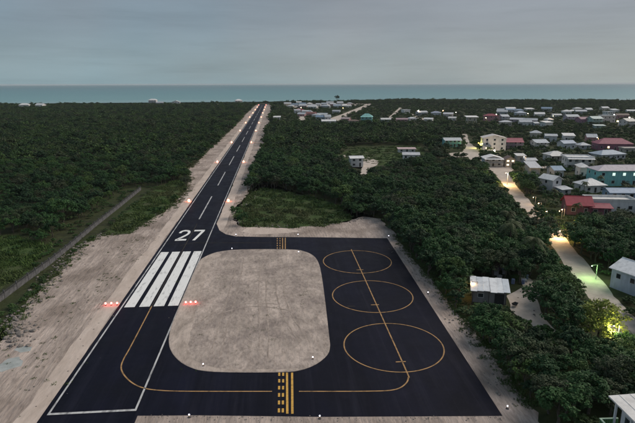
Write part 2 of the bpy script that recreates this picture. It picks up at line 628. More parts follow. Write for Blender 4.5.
m, n_, l_, b_ = new_mat('sea_water')
tc = n_.new('ShaderNodeTexCoord')
sp = n_.new('ShaderNodeSeparateXYZ')
l_.new(tc.outputs['Object'], sp.inputs[0])
nz = n_.new('ShaderNodeTexNoise')
nz.inputs['Scale'].default_value = 0.004
nz.inputs['Detail'].default_value = 5
mp = n_.new('ShaderNodeMapping')
mp.inputs['Scale'].default_value = (0.35, 1.6, 1)
l_.new(tc.outputs['Object'], mp.inputs[0])
l_.new(mp.outputs[0], nz.inputs['Vector'])
md = n_.new('ShaderNodeMath')
md.operation = 'MULTIPLY_ADD'
md.inputs[1].default_value = 900
l_.new(nz.outputs['Fac'], md.inputs[0])
l_.new(sp.outputs['Y'], md.inputs[2])
rp = n_.new('ShaderNodeValToRGB')
mr = n_.new('ShaderNodeMapRange')
mr.inputs['From Min'].default_value = 1100
mr.inputs['From Max'].default_value = 6000
l_.new(md.outputs[0], mr.inputs['Value'])
l_.new(mr.outputs[0], rp.inputs[0])
rp.color_ramp.elements[0].position = 0.06
rp.color_ramp.elements[0].color = (0.26, 0.38, 0.39, 1)       # sandy shallows inside the reef
rp.color_ramp.elements[1].position = 1.0
rp.color_ramp.elements[1].color = (0.080, 0.200, 0.235, 1)
for ps, cc in ((0.16, (0.155, 0.31, 0.33)), (0.35, (0.12, 0.265, 0.295)), (0.6, (0.10, 0.235, 0.27))):
    e = rp.color_ramp.elements.new(ps)
    e.color = (*cc, 1)
l_.new(rp.outputs[0], b_.inputs['Base Color'])
b_.inputs['Roughness'].default_value = 0.45
b_.inputs['Specular IOR Level'].default_value = 0.25
nb = n_.new('ShaderNodeTexNoise')
nb.inputs['Scale'].default_value = 0.08
nb.inputs['Detail'].default_value = 6
l_.new(tc.outputs['Object'], nb.inputs['Vector'])
bp = n_.new('ShaderNodeBump')
bp.inputs['Strength'].default_value = 0.9
bp.inputs['Distance'].default_value = 2.0
l_.new(nb.outputs['Fac'], bp.inputs['Height'])
l_.new(bp.outputs[0], b_.inputs['Normal'])
M_SEA = m
R_SEA = 20000
sea = sheet('sea', [(R_SEA * math.cos(t * math.pi / 90), R_SEA * math.sin(t * math.pi / 90)) for t in range(180)], -0.45, M_SEA)
sea.location = (0, 0, 0)

# ------------------------------------------------------------------ sand clearings, grass
Z1, Z2, Z3, Z4, Z5, Z6 = 0.010, 0.016, 0.022, 0.045, 0.052, 0.058
sandL_px = [(-60, 470), (-60, 372), (0, 343), (14, 322), (38, 296), (44, 285), (58, 270), (84, 243), (104, 235), (128, 234), (152, 219),
            (172, 206), (186, 190), (190, 178), (181, 172), (196, 163), (212, 148), (228, 133), (240, 121), (248, 112), (256, 105), (263, 104.5),
            (262, 108), (240, 140), (215, 180), (190, 220), (150, 280), (100, 350), (40, 430), (30, 470)]
sandL = sheet('sand_clearing', GP(sandL_px), Z1, M_SAND, jitter=0.7, step=1.6)
sandR_px = [(214, 250), (219, 215), (240, 170), (255, 136), (262, 118), (266, 105), (270, 104), (273, 108), (271, 118), (268, 130), (264, 145), (261, 160),
            (256, 176), (246, 196), (238, 206), (234, 218), (240, 226), (300, 226), (346, 222), (363, 217), (380, 219), (392, 230), (400, 242), (430, 278), (462, 318), (500, 366), (528, 405),
            (580, 470), (640, 700), (-100, 700), (60, 470), (134, 405), (200, 408), (300, 409), (488, 408), (383, 245), (300, 243), (225, 243)]
sandR = sheet('sand_verge', GP(sandR_px), Z1, M_SAND, jitter=0.6, step=1.5)
grass_px = [(235, 217), (247, 197), (263, 188), (290, 192), (322, 200), (345, 208), (350, 220), (325, 226.5), (290, 228), (245, 227)]
grassR = sheet('grass_field', GP(grass_px), Z1 + 0.004, M_GRASSG, jitter=0.8, step=2)
grass2_px = [(105, 233), (140, 200), (160, 186), (182, 180), (186, 190), (170, 205), (150, 218), (128, 233)]
grassL = sheet('grass_field', GP(grass2_px), Z1 + 0.004, M_GRASSG, jitter=0.8, step=2)
grass3_px = [(-60, 300), (-60, 235), (20, 236), (48, 246), (30, 270), (0, 290)]
grass3 = sheet('grass_field', GP(grass3_px), Z1 - 0.004, M_GRASSG, jitter=0.8, step=2)
grass4_px = [(335, 160), (350, 148), (420, 146), (428, 158), (400, 166), (380, 165)]
grass4 = sheet('grass_field', GP(grass4_px), Z1 - 0.004, M_GRASSG, jitter=1.0, step=3)
# compacted pale shoulders beside the runway
shoulder_l = sheet('sand_shoulder', [(-8.9, 20), (-6.05, 20), (-6.05, 1062), (-8.9, 1062)], Z2, M_SANDL, jitter=0.25, step=3)
shoulder_r = sheet('sand_shoulder', [(5.85, 140), (8.6, 144), (8.8, 160), (8.8, 1062), (5.85, 1062)], Z2, M_SANDL, jitter=0.25, step=3)
pool = sheet('gravel_patch', GP([(240, 232), (246, 227.5), (262, 226.5), (285, 228.5), (300, 231.5), (280, 233.5), (255, 234)]), Z2 + 0.004, M_SANDL, jitter=0.35, step=1.0)
pool2 = sheet('puddle', GP([(-6, 371), (0, 363), (8, 359), (17, 358), (23, 361), (21, 366), (11, 369), (2, 372)]), Z2, M_PUD, jitter=0.2, step=0.6)
pool3 = sheet('puddle', GP([(14, 350), (22, 346), (32, 347), (30, 351), (20, 353)]), Z2, M_PUD, jitter=0.15, step=0.6)

# ------------------------------------------------------------------ pavements
runway = sheet('runway', [(-6.05, 15), (5.85, 15), (5.85, 1058), (-6.05, 1058)], Z3, M_ASPH)
ap_px_top = [(226, 236.6), (270, 237.2), (309, 237.4), (360, 237.6), (387.2, 238.3)]
apron_poly = [(5.85, 58.2)] + GP([(200, 415.4), (320, 416.9), (502.5, 416), (387.2, 238.3), (309, 237.2), (260, 237), (236, 236.4), (226, 234.4), (219.5, 230.5)]) + [(5.85, 149.5)]
apron = sheet('apron', apron_poly, Z3 + 0.006, M_ASPH)
inf_px = [(199, 262), (191, 279), (182, 300), (174.5, 318), (170.5, 330), (168.8, 342), (171.5, 352), (179, 361), (190, 367.5), (204, 371.2), (230, 372.6), (279, 372.6),
          (300, 370.6), (316, 364.5), (327, 355.5), (330, 347), (329, 335), (325, 300), (321.5, 275), (318.5, 263), (313.5, 256), (305, 251.8), (293, 249.8), (260, 249.4), (235, 250), (217, 252.3), (206, 256.4)]
infield = sheet('sand_infield', smooth(GP(inf_px), 4, True), Z4 + 0.02, M_SANDI, thick=0.04)
ring_px = inf_px
# pale compacted rim of the infield along the runway side
rim_out = smooth(GP([(217, 252.6), (206, 256.6), (199.4, 262), (191.4, 279), (182.4, 300), (175, 318), (171, 330), (169.3, 342), (172, 352), (179.3, 360.6), (190.2, 366.9), (204, 370.6), (230, 371.9), (279, 371.9), (300, 370)]), 4)
rim_in = smooth(GP([(222, 255), (213, 261), (209, 270), (204, 285), (199, 300), (194, 320), (190, 338), (188, 350), (193, 359), (204, 365), (220, 368.4), (240, 369.4), (279, 369.6), (298, 368.8)]), 4)
def even(pts, n):
    P = np.array(pts)
    d = np.concatenate([[0], np.cumsum(np.hypot(*np.diff(P, axis=0).T))])
    t = np.linspace(0, d[-1], n)
    return np.stack([np.interp(t, d, P[:, 0]), np.interp(t, d, P[:, 1])], 1)


ro_, ri_ = even(rim_out, 90), even(rim_in, 90)
ri_ += rng.normal(size=ri_.shape) * 0.10
rim = mesh_obj('sand_shoulder', [(a, b, Z4 + 0.026) for a, b in ro_] + [(a, b, Z4 + 0.026) for a, b in ri_], [[i, i + 1, 91 + i, 90 + i] for i in range(89)], M_SANDI2)
rim['kind'] = 'structure'


# wheel tracks pressed into the sand
M_TRACK = surf('pressed_sand', (0.26, 0.215, 0.185), (0.46, 0.385, 0.335), scale=0.8, bump=0.4, bscale=3, spec=0.1, p1=0.35, p2=0.7, detail=9)
for k_, (pl, zt) in enumerate((([(10, 423), (48, 370), (70, 330), (100, 285), (128, 250), (150, 226)], Z1 + 0.004),
                   ([(35, 400), (66, 352), (84, 318), (120, 275), (150, 236)], Z1 + 0.005), ([(212, 366), (222, 330), (232, 296), (240, 262), (238, 252)], Z4 + 0.034),
                   ([(262, 370), (264, 330), (262, 290), (266, 252)], Z4 + 0.034), ([(312, 352), (290, 320), (280, 290), (284, 258)], Z4 + 0.036), ([(196, 330), (220, 312), (262, 305), (318, 315)], Z4 + 0.038))):
    c_ = smooth(GP(pl), 8)
    c_ = [(a + rng.normal() * 0.05, b) for a, b in c_]
    Lt, Rt = ribbon_pts(c_, 1.5)
    for side in (Lt, Rt):
        n0 = len(side)
        cut = int(rng.integers(0, 6))
        part_ = side[cut:n0 - int(rng.integers(1, 7))]
        wd = [float(rng.uniform(0.12, 0.34)) for _ in part_]
        LL_, RR_ = ribbon_pts(part_, wd)
        o_ = mesh_obj('wheel_track', [(a, b, zt) for a, b in LL_] + [(a, b, zt) for a, b in RR_], [[len(part_) + i, len(part_) + i + 1, i + 1, i] for i in range(len(part_) - 1)], M_TRACK)
        o_['kind'] = 'structure'


def mark(name, x0, y0, x1, y1, parent=runway, z=Z5, mat=M_WHITE):
    return mesh_obj(name, [(x0, y0, z), (x1, y0, z), (x1, y1, z), (x0, y1, z)], [[0, 1, 2, 3]], mat, parent)


for x0, x1 in ((-4.82, -2.92), (-2.12, -0.22), (0.50, 2.40), (3.10, 4.98)):
    mark('threshold_stripe', x0, 91.3, x1, 123.7)
mark('edge_line', -5.43, 59.2, -5.17, 1052, mat=M_LINE)
mark('edge_line', 5.17, 59.2, 5.43, 1052, mat=M_LINE)
mark('end_line', -5.17, 59.2, 5.17, 59.6, mat=M_LINE)
y = 155.3
while y < 1000:
    mark('centreline_dash', -0.2, y, 0.2, y + 33, mat=M_LINE)
    y += 54.2
# designation 27
num2 = [(0.10, 3.30), (0.22, 3.85), (0.62, 4.28), (1.25, 4.42), (1.92, 4.28), (2.32, 3.85), (2.42, 3.25), (2.25, 2.65), (1.75, 1.95), (1.05, 1.20), (0.35, 0.45)]


def digit(name, polys, x0, y0, sx, sy):
    v, f = [], []
    for p in polys:
        k = len(v)
        v += [(x0 + a * sx, y0 + b * sy, Z5) for a, b in p]
        f.append(list(range(k, k + len(p))))
    return mesh_obj(name, v, f, M_WHITE, runway)


c2 = smooth(num2, 4)
L2, R2 = ribbon_pts(c2, 0.66)
quads = [[R2[i], R2[i + 1], L2[i + 1], L2[i]] for i in range(len(c2) - 1)]
digit('runway_number', quads + [[(-0.05, -0.05), (2.7, -0.05), (2.7, 0.62), (0.52, 0.62), (-0.05, 0.60)]], -3.25, 133.2, 1.05, 2.14)
digit('runway_number', [[(0.0, 3.98), (2.75, 3.98), (2.75, 4.65), (0.0, 4.65)], [(0.75, -0.05), (1.47, -0.05), (2.75, 3.98), (2.0, 3.98)]], 0.45, 133.2, 1.05, 2.14)
# yellow taxi lines
stripe('taxi_line', [(0.15, 124.0), (0.15, 108.0), (0.15, 91.5)], 0.18, Z5 - 0.002, M_YEL3, runway)
tl = smooth([(0.15, 91.5)] + GP([(139, 331), (129.5, 349), (123.6, 359.5), (121.2, 367), (123, 373.5), (129, 380.5), (137, 385.8), (147, 389), (160, 390.6), (180, 391.4), (225, 391.6), (272, 391.6)]), 6)
stripe('taxi_line', tl, 0.20, Z5, M_YEL2, runway)
stripe('taxi_line', smooth(GP([(299, 391.6), (340, 391.6), (370, 391.4), (388, 390.8), (399, 388.5), (406, 383.5), (408.3, 378), (406.4, 371.3), (384.8, 323.3), (375, 301.5), (363, 275), (351.2, 249.5)]), 6), 0.20, Z5, M_YEL2, apron)
stripe('taxi_line', smooth(GP([(180, 246), (188, 243.8), (198, 243), (225, 243), (275, 243)]), 5), 0.2, Z5, M_YEL3, apron)
stripe('taxi_line', smooth([(0.15, 124), (0.15, 150)], 3), 0.2, Z5 - 0.002, M_YEL3, runway)
# stand circles
for cx, cy, r in ((41.4, 73.0, 7.75), (41.75, 92.9, 7.75), (41.9, 113.0, 7.85)):
    pts = [(cx + r * math.cos(t / 36 * math.pi), cy + r * math.sin(t / 36 * math.pi)) for t in range(73)]
    stripe('stand_circle', pts, 0.19, Z5 + 0.003, M_YEL2, apron)
for (px, py) in ((400.7, 362), (375, 305), (351, 306.5), (360, 270)):
    x, yy = G(px, py)
    mark('stop_bar', x - 0.75, yy - 0.12, x + 0.75, yy + 0.12, parent=apron, z=Z5 + 0.006, mat=M_YEL3 if px < 360 else M_YEL2)
# holding positions: two dashed, two solid bars
for (px0, px1, ya, yb) in ((278.3, 280.3, 372.9, 413.6), (282.2, 284.2, 372.9, 413.6)):
    a, b = G((px0 + px1) / 2, ya), G((px0 + px1) / 2 - 0.4, yb)
    for k in range(6):
        t0, t1 = k / 5.6, min((k + 0.5) / 5.6, 1)
        stripe('hold_dash', [(a[0] + (b[0] - a[0]) * t, a[1] + (b[1] - a[1]) * t) for t in (t0, t1)], 0.28, Z5 + 0.003, M_YEL, apron)
for px in (287.0, 292.1):
    stripe('hold_bar', GP([(px, 372.9), (px + 0.3, 414)]), 0.30, Z5 + 0.003, M_YEL, apron)
for px in (277.3, 280.0):
    a, b = G(px, 238.2), G(px, 249)
    for k in range(5):
        t0, t1 = k / 4.6, min((k + 0.55) / 4.6, 1)
        stripe('hold_dash', [(a[0] + (b[0] - a[0]) * t, a[1] + (b[1] - a[1]) * t) for t in (t0, t1)], 0.24, Z5 + 0.003, M_YEL2, apron)
for px in (282.6, 285.3):
    stripe('hold_bar', GP([(px, 238.0), (px, 249.2)]), 0.26, Z5 + 0.003, M_YEL2, apron)

# ------------------------------------------------------------------ streets and yards
street_px = [(489, 160), (497, 167), (506, 180), (519, 197), (534, 213), (548, 228), (560, 244), (577, 265), (595, 288), (612, 310), (628, 331), (650, 360)]
street = smooth(GP(street_px), 6)
w_ = [9.0 - 4.0 * min(1, i / 14) for i in range(len(street))]
Ls, Rs = ribbon_pts(street, w_)
sheet('street', Ls + Rs[::-1], Z2, M_ROAD, jitter=0.25, step=1.5)
yards = {
    'house_yard': [(462, 134), (467, 134), (469, 142), (478, 149), (480, 157), (471, 162), (468, 157), (447, 157), (449, 153), (462, 152), (466, 147)],
    'forecourt': [(486, 169), (487, 162), (515, 165), (512, 172), (500, 174)],
    'shack_yard': [(508, 296), (522, 288), (536, 300), (548, 320), (556, 332), (540, 332), (520, 322), (511, 310)],
    'small_yard': [(348, 167), (363, 160), (368, 157), (380, 162), (377, 165), (368, 170), (366, 176), (360, 174), (362, 167)],
    'sand_track': [(326, 155.5), (327, 157.5), (346, 157), (345, 155)],
    'upper_street': [(321, 123), (337, 122), (345, 117.5), (373, 104.2), (369, 103.5), (340, 115), (331, 118)],
    'far_lane': [(297, 107), (299, 106), (302, 113), (306, 121), (300, 121), (298, 114)],
    'middle_lane': [(387, 119), (391, 119), (402, 108), (399.5, 107.5)],
    'beach_lane': [(284, 106.0), (318, 104.2), (360, 103.6), (372, 104.2), (352, 105.6), (320, 107.2), (288, 108.6)],
    'scrub_clearing': [(280, 150), (282, 151.5), (322, 152), (320, 149)],
    'clearing': [(518, 272), (540, 284), (548, 296), (535, 296), (520, 284)],
    'lane': [(408, 114), (412, 114), (430, 121), (426, 122)],
    'far_yard': [(536, 166), (570, 166), (572, 168), (536, 168.5)],
}
yard_g = {}
for nm, pl in yards.items():
    yard_g[nm] = GP(pl)
    sheet(nm, yard_g[nm], Z1 + 0.008, M_ROAD, jitter=0.4, step=2.0)

# ------------------------------------------------------------------ houses
HOUSE_BOX = []      # photo boxes that the plants in front leave visible: x0, y0, x1, y1, depth
HOUSE_DISC = []     # ground discs kept free of plants


def window_mesh(parent, w, h, lit, loc, rz, teal=False, door=False):
    f = MB()
    t = 0.09
    f.box(-w / 2, -0.05, 0, -w / 2 + t, 0.0, h).box(w / 2 - t, -0.05, 0, w / 2, 0.0, h)
    f.box(-w / 2 + t, -0.05, h - t, w / 2 - t, 0.0, h).box(-w / 2 + t, -0.05, 0, w / 2 - t, 0.0, t)
    o = f.build('door_frame' if door else 'window', M_FRAME, parent)
    o.location = loc
    o.rotation_euler = (0, 0, rz)
    p = MB().box(-w / 2 + t, -0.022, t, w / 2 - t, -0.004, h - t)
    p.build('door_leaf' if door else 'pane', (M_TEALWIN if teal else M_LITWIN) if lit else (M_DARK if door else M_GLASS), o)
    return o


def gable_walls(w, d, h, rise, axis):
    """closed wall box, gable peaks included"""
    mb = MB()
    if axis is None:
        mb.box(-w / 2, -d / 2, -0.2, w / 2, d / 2, h)
        return mb
    if axis == 'x':      # ridge along x, gables on the left and right
        pr = [(-d / 2, -0.2), (d / 2, -0.2), (d / 2, h), (0, h + rise), (-d / 2, h)]
        k = len(pr)
        mb.v = [(-w / 2, a, b) for a, b in pr] + [(w / 2, a, b) for a, b in pr]
    else:
        pr = [(-w / 2, -0.2), (w / 2, -0.2), (w / 2, h), (0, h + rise), (-w / 2, h)]
        k = len(pr)
        mb.v = [(a, d / 2, b) for a, b in pr] + [(a, -d / 2, b) for a, b in pr]
    mb.f = [list(reversed(range(k))), list(range(k, 2 * k))] + [[i, (i + 1) % k, k + (i + 1) % k, k + i] for i in range(k)]
    return mb


def roof_mesh(kind, w, d, h, rise, ov, t=0.14):
    mb = MB()
    a, b = w / 2 + ov, d / 2 + ov
    e = h - rise * ov / (d / 2) * 0.5 + 0.02
    r = h + rise + 0.10
    if kind == 'gable_x':
        e = h - rise * ov / (d / 2) + 0.10
        mb.slab([(-a, -b, e), (a, -b, e), (a, 0, r), (-a, 0, r)], t)
        mb.slab([(-a, 0.004, r), (a, 0.004, r), (a, b, e), (-a, b, e)], t)
    elif kind == 'gable_y':
        e = h - rise * ov / (w / 2) + 0.10
        mb.slab([(-a, -b, e), (0, -b, r), (0, b, r), (-a, b, e)], t)
        mb.slab([(0.004, -b, r), (a, -b, e), (a, b, e), (0.004, b, r)], t)
    elif kind == 'hip':
        e = h + 0.02
        q = max(a - b, 0.3)
        qy = max(b - a, 0.0)
        v = [(-a, -b, e), (a, -b, e), (a, b, e), (-a, b, e), (-q if a > b else 0, -qy, r), (q if a > b else 0, qy, r)]
        mb.v = v + [(x, y_, e - t) for x, y_, _ in v[:4]]
        if a > b:
            mb.f = [[0, 1, 5, 4], [2, 3, 4, 5], [1, 2, 5], [3, 0, 4]]
        else:
            mb.f = [[0, 1, 4], [1, 2, 5, 4], [2, 3, 5], [3, 0, 4, 5]]
        mb.f += [[6, 7, 1, 0], [7, 8, 2, 1], [8, 9, 3, 2], [9, 6, 0, 3], [9, 8, 7, 6]]
    elif kind == 'shed':
        mb.slab([(-a, -b, h + 0.1), (a, -b, h + 0.1), (a, b, h + rise + 0.1), (-a, b, h + rise + 0.1)], t)
    elif kind == 'flat':
        mb.box(-a, -b, h + 0.003, a, b, h + 0.2)
        p = 0.18
        for q in ((-a, -b, a, -b + p), (-a, b - p, a, b), (-a, -b + p, -a + p, b - p), (a - p, -b + p, a, b - p)):
            mb.box(q[0], q[1], h + 0.2, q[2], q[3], h + 0.2 + rise)
    return mb


def hash_(v):
    return int(v * 7.3)


def house(name, label, px, py, w, d, h, roof, rise, wall, rcol, yaw=0.0, ov=0.55, win=3, storeys=None, lit=(), balcony=False, stilts=0.0,
          wrough=0.8, vis=None, group='houses of the village', cat='house', annex=None, teal=False, z0=0.0):
    gx, gy = G(px, py)
    rz = math.radians(yaw) + YAW
    c, s = math.cos(rz), math.sin(rz)
    # px,py is the middle of the front wall's foot; the root sits at the centre
    x, y_ = gx - s * d / 2, gy + c * d / 2
    root = empty(name, (x, y_, z0), rz)
    tag(root, label, cat, group)
    axis = {'gable_x': 'x', 'gable_y': 'y'}.get(roof)
    mw, mroof = paint(wall), paint(rcol, 0.6)
    base = MB()
    wb = gable_walls(w, d, h - stilts, rise, axis)
    if stilts:
        for q in ((-w / 2 + 0.2, -d / 2 + 0.2), (w / 2 - 0.2, -d / 2 + 0.2), (0, -d / 2 + 0.2), (-w / 2 + 0.2, d / 2 - 0.2), (w / 2 - 0.2, d / 2 - 0.2), (0, d / 2 - 0.2)):
            MB().box(q[0] - 0.15, q[1] - 0.15, -0.2, q[0] + 0.15, q[1] + 0.15, stilts).build('stilt', M_FRAME, root)
    wo = wb.build('wall', mw, root)
    wo.location.z = stilts + (0.2 if stilts else 0)
    hh = h + (0.2 if stilts else 0)
    ro = roof_mesh(roof, w, d, hh, rise, ov).build('roof', mroof, root)
    if roof in ('gable_x', 'hip') and w > 5:
        q = w / 2 + ov if roof == 'gable_x' else max(w - d, 0.6) / 2
        MB().tube((-q, 0, hh + rise + 0.12), (q, 0, hh + rise + 0.12), 0.11, n=5).build('ridge_cap', mroof, ro)
    st = storeys or max(1, int((h - stilts) / 2.6))
    fh = (h - stilts) / st
    k = 0
    for sdir in range(st):
        zb = stilts + (0.2 if stilts else 0) + sdir * fh
        for i in range(win):
            wx = -w / 2 + w * (i + 0.5) / win
            isdoor = (sdir == 0 and i == win // 2 and win > 1)
            ww = min(1.3, w / win * 0.55)
            if isdoor:
                window_mesh(root, 1.0, 2.1, k in lit, (wx, -d / 2, zb + 0.06), 0, teal, True)
            else:
                window_mesh(root, ww, min(1.3, fh * 0.5), k in lit, (wx, -d / 2, zb + fh * 0.32), 0, teal)
            k += 1
        ns = max(1, int(d / 4))
        for i in range(ns):
            wy = -d / 2 + d * (i + 0.5) / ns
            window_mesh(root, 1.1, min(1.2, fh * 0.48), False, (-w / 2, wy, zb + fh * 0.33), -math.pi / 2)
            window_mesh(root, 1.1, min(1.2, fh * 0.48), False, (w / 2, wy, zb + fh * 0.33), math.pi / 2)
    if balcony:
        zb = stilts + (st - 1) * fh + (0.2 if stilts else 0)
        bd = 1.7
        if zb > 0.5:
            MB().box(-w / 2, -d / 2 - bd, zb - 0.16, w / 2, -d / 2 - 0.003, zb).build('balcony', mw, root)
        rl = MB()
        nb = max(3, int(w / 0.9))
        rl.box(-w / 2, -d / 2 - bd, zb + 0.95, w / 2, -d / 2 - bd + 0.07, zb + 1.03)
        for i in range(nb + 1):
            bx = -w / 2 + 0.04 + (w - 0.08) * i / nb
            rl.box(bx - 0.03, -d / 2 - bd + 0.005, zb + 0.003, bx + 0.03, -d / 2 - bd + 0.065, zb + 0.95)
        rl.build('railing', M_FRAME, root)
        for i in range(4):
            bx = -w / 2 + 0.12 + (w - 0.24) * i / 3
            MB().box(bx - 0.09, -d / 2 - bd + 0.09, -0.2, bx + 0.09, -d / 2 - bd + 0.27, hh - 0.15).build('post', M_FRAME, root)
        pr = MB()
        pr.slab([(-w / 2 - 0.3, -d / 2 - bd - 0.5, hh - 0.25), (w / 2 + 0.3, -d / 2 - bd - 0.5, hh - 0.25), (w / 2 + 0.3, -d / 2 - 0.05, hh + 0.22), (-w / 2 - 0.3, -d / 2 - 0.05, hh + 0.22)], 0.1)
        pr.build('porch_roof', mroof, root)
    if h > 2.8 and w > 6 and hash_(px) % 3 == 0:
        tk = MB().tube((w / 2 + 0.9, -d / 4, -0.1), (w / 2 + 0.9, -d / 4, 1.9), 0.65, n=10)
        tk.ball((w / 2 + 0.9, -d / 4, 1.9), 0.65, 0.35, 10, 6)
        tk.build('water_tank', M_DARK, root)
    HOUSE_DISC.append((x, y_, 0.5 * math.hypot(w, d) + 0.8))
    # box kept in view
    cs = []
    for sx in (-1, 1):
        for sy in (-1, 1):
            for zz in (h * 0.55, h + rise):
                cs.append((x + c * sx * w / 2 - s * sy * d / 2, y_ + s * sx * w / 2 + c * sy * d / 2, zz))
    X, Y, Zd = project(cs)
    v = vis if vis is not None else 1.0
    y0, y1 = Y.min(), Y.max()
    HOUSE_BOX.append((X.min(), y0, X.max(), y0 + (y1 - y0) * v * (0.75 if w < 20 else 1), Zd.min()))
    return root


W_, OFF, PALE, GREY = (0.80, 0.79, 0.78), (0.70, 0.69, 0.67), (0.56, 0.58, 0.61), (0.42, 0.44, 0.47)
TIN, BLUE, RED, MAR, TEAL, CREAM, PINK, BROWN = (0.50, 0.53, 0.56), (0.26, 0.36, 0.48), (0.34, 0.045, 0.07), (0.28, 0.06, 0.085), (0.27, 0.62, 0.60), (0.55, 0.50, 0.42), (0.50, 0.28, 0.29), (0.18, 0.13, 0.11)
H = house
# near and middle distance
H('house', 'long teal two-storey house with pale roof and glowing windows at right edge', 628, 186, 25, 9, 6.2, 'hip', 1.6, TEAL, (0.50, 0.46, 0.50), 0, win=6, storeys=2, lit=(7, 8, 9, 10), teal=True)
H('house', 'white house with pale folded hip roof in front of the teal building', 595, 193, 8.0, 7, 2.9, 'hip', 2.0, OFF, W_, 8, win=3)
H('house', 'house with crimson gable roof beside the white flat-roofed building', 579, 215, 7.2, 6.5, 3.3, 'gable_x', 2.0, (0.20, 0.10, 0.12), RED, -10, win=2)
H('house', 'low crimson-roofed annex between crimson gable house and flat white building', 600, 216, 6.0, 3.0, 2.5, 'shed', 0.8, (0.22, 0.08, 0.12), MAR, -10, win=2)
H('house', 'white flat-roofed building with low parapet beside the crimson roof', 612, 213, 14, 6.5, 3.6, 'flat', 0.7, W_, OFF, -6, win=4, ov=0.1)
H('house', 'blue two-storey house behind the white flat-roofed building', 626, 206, 11, 6, 4.6, 'gable_x', 0.9, BLUE, (0.36, 0.44, 0.56), -4, win=4, storeys=2)
H('house', 'small white gabled house with single gable window among trees', 556, 193, 4.6, 6.0, 5.2, 'gable_y', 1.2, PALE, W_, 25, win=1, storeys=2)
H('house', 'small white shed with pale lean-to roof beside the gabled house', 566, 195, 4.2, 3.2, 2.1, 'shed', 0.6, GREY, TIN, 20, win=1)
H('house', 'white two-storey house with balcony below the maroon roof', 579, 170, 11.5, 8, 5.6, 'flat', 0.5, OFF, W_, -8, win=4, storeys=2, balcony=True)
H('house', 'white hip-roofed house with open porch left of the balcony house', 558, 161, 9.5, 7, 3.2, 'hip', 1.6, OFF, (0.70, 0.69, 0.68), 6, win=3, balcony=True)
H('house', 'small white house with grey-blue roof standing alone in scrub', 541, 149, 8.0, 7, 4.3, 'gable_x', 1.3, OFF, (0.52, 0.56, 0.60), 6, win=3, storeys=2, balcony=True)
H('house', 'pale house with blue-grey gable roof left of two small roofs', 569, 150, 8, 6.5, 4.2, 'gable_x', 1.4, PALE, (0.44, 0.50, 0.60), 12, win=3)
H('house', 'small low house with pale hip roof in scrub', 585, 149.5, 6.2, 6, 2.6, 'hip', 1.5, GREY, PALE, 5, win=2)
H('house', 'broad house under a long maroon hip roof', 615, 150.5, 20, 10, 4.0, 'hip', 3.0, (0.30, 0.14, 0.19), (0.36, 0.12, 0.16), -6, win=5, lit=(1,))
H('house', 'long low house with blue-grey roof in front of the maroon roof', 613, 160, 15.5, 9, 3.0, 'hip', 1.8, PALE, (0.40, 0.47, 0.55), 14, win=5)
H('house', 'low house with beige flat roof at the right edge', 632, 153.5, 9, 6, 2.8, 'flat', 0.3, CREAM, (0.52, 0.47, 0.43), 0, win=3)
H('house', 'tall white three-storey house floodlit at its foot', 494, 150.5, 13.5, 9, 7.6, 'gable_y', 1.7, (0.70, 0.67, 0.66), (0.66, 0.62, 0.60), -8, win=3, storeys=3, lit=(0,))
H('house', 'red-roofed house with pale verandah right of the tall white house', 513, 148.5, 11.5, 7, 4.4, 'gable_x', 1.8, (0.44, 0.34, 0.40), (0.40, 0.13, 0.16), -4, win=4, storeys=2, balcony=True)
H('house', 'white house with shallow gable roof in front of tall white house', 493, 166.5, 8.6, 7, 4.0, 'gable_y', 1.2, PALE, W_, -6, win=3, storeys=2, balcony=True)
H('house', 'small gabled house with lit windows at the end of the sand street', 510, 167, 4.6, 5, 3.8, 'gable_y', 1.3, CREAM, BROWN, -4, win=2, lit=(0, 2, 3), storeys=2)
H('house', 'narrow cream house right of the lit gabled house', 521, 162, 4.0, 5, 3.2, 'shed', 0.6, CREAM, OFF, -4, win=1)
H('house', 'low grey shed among the trees right of the sand street', 531, 165, 5.5, 5, 2.4, 'gable_x', 0.8, GREY, PALE, 4, win=2)
H('house', 'teal house with pale roof beside the sand yard', 452.5, 147, 10.5, 6.5, 4.6, 'gable_x', 1.0, TEAL, (0.56, 0.58, 0.60), 0, win=4, storeys=2, balcony=True)
H('house', 'small white two-storey house alone in the forest clearing', 357, 167, 6.2, 5.5, 4.4, 'gable_x', 0.7, OFF, W_, 8, win=2, storeys=2)
H('house', 'long white house with dark windows in the clearing', 411, 160, 8.4, 5.5, 2.9, 'gable_x', 0.9, W_, (0.60, 0.61, 0.63), -6, win=3)
H('house', 'pale low building with pink roof behind the long white house', 407, 152.5, 10, 4, 2.0, 'shed', 0.5, OFF, (0.55, 0.42, 0.42), 0, win=3)
H('house', 'tall narrow house on stilts with broad white roof', 472, 124.5, 9.0, 8, 7.0, 'shed', 0.9, CREAM, W_, -2, ov=1.6, win=2, storeys=1, stilts=3.4)
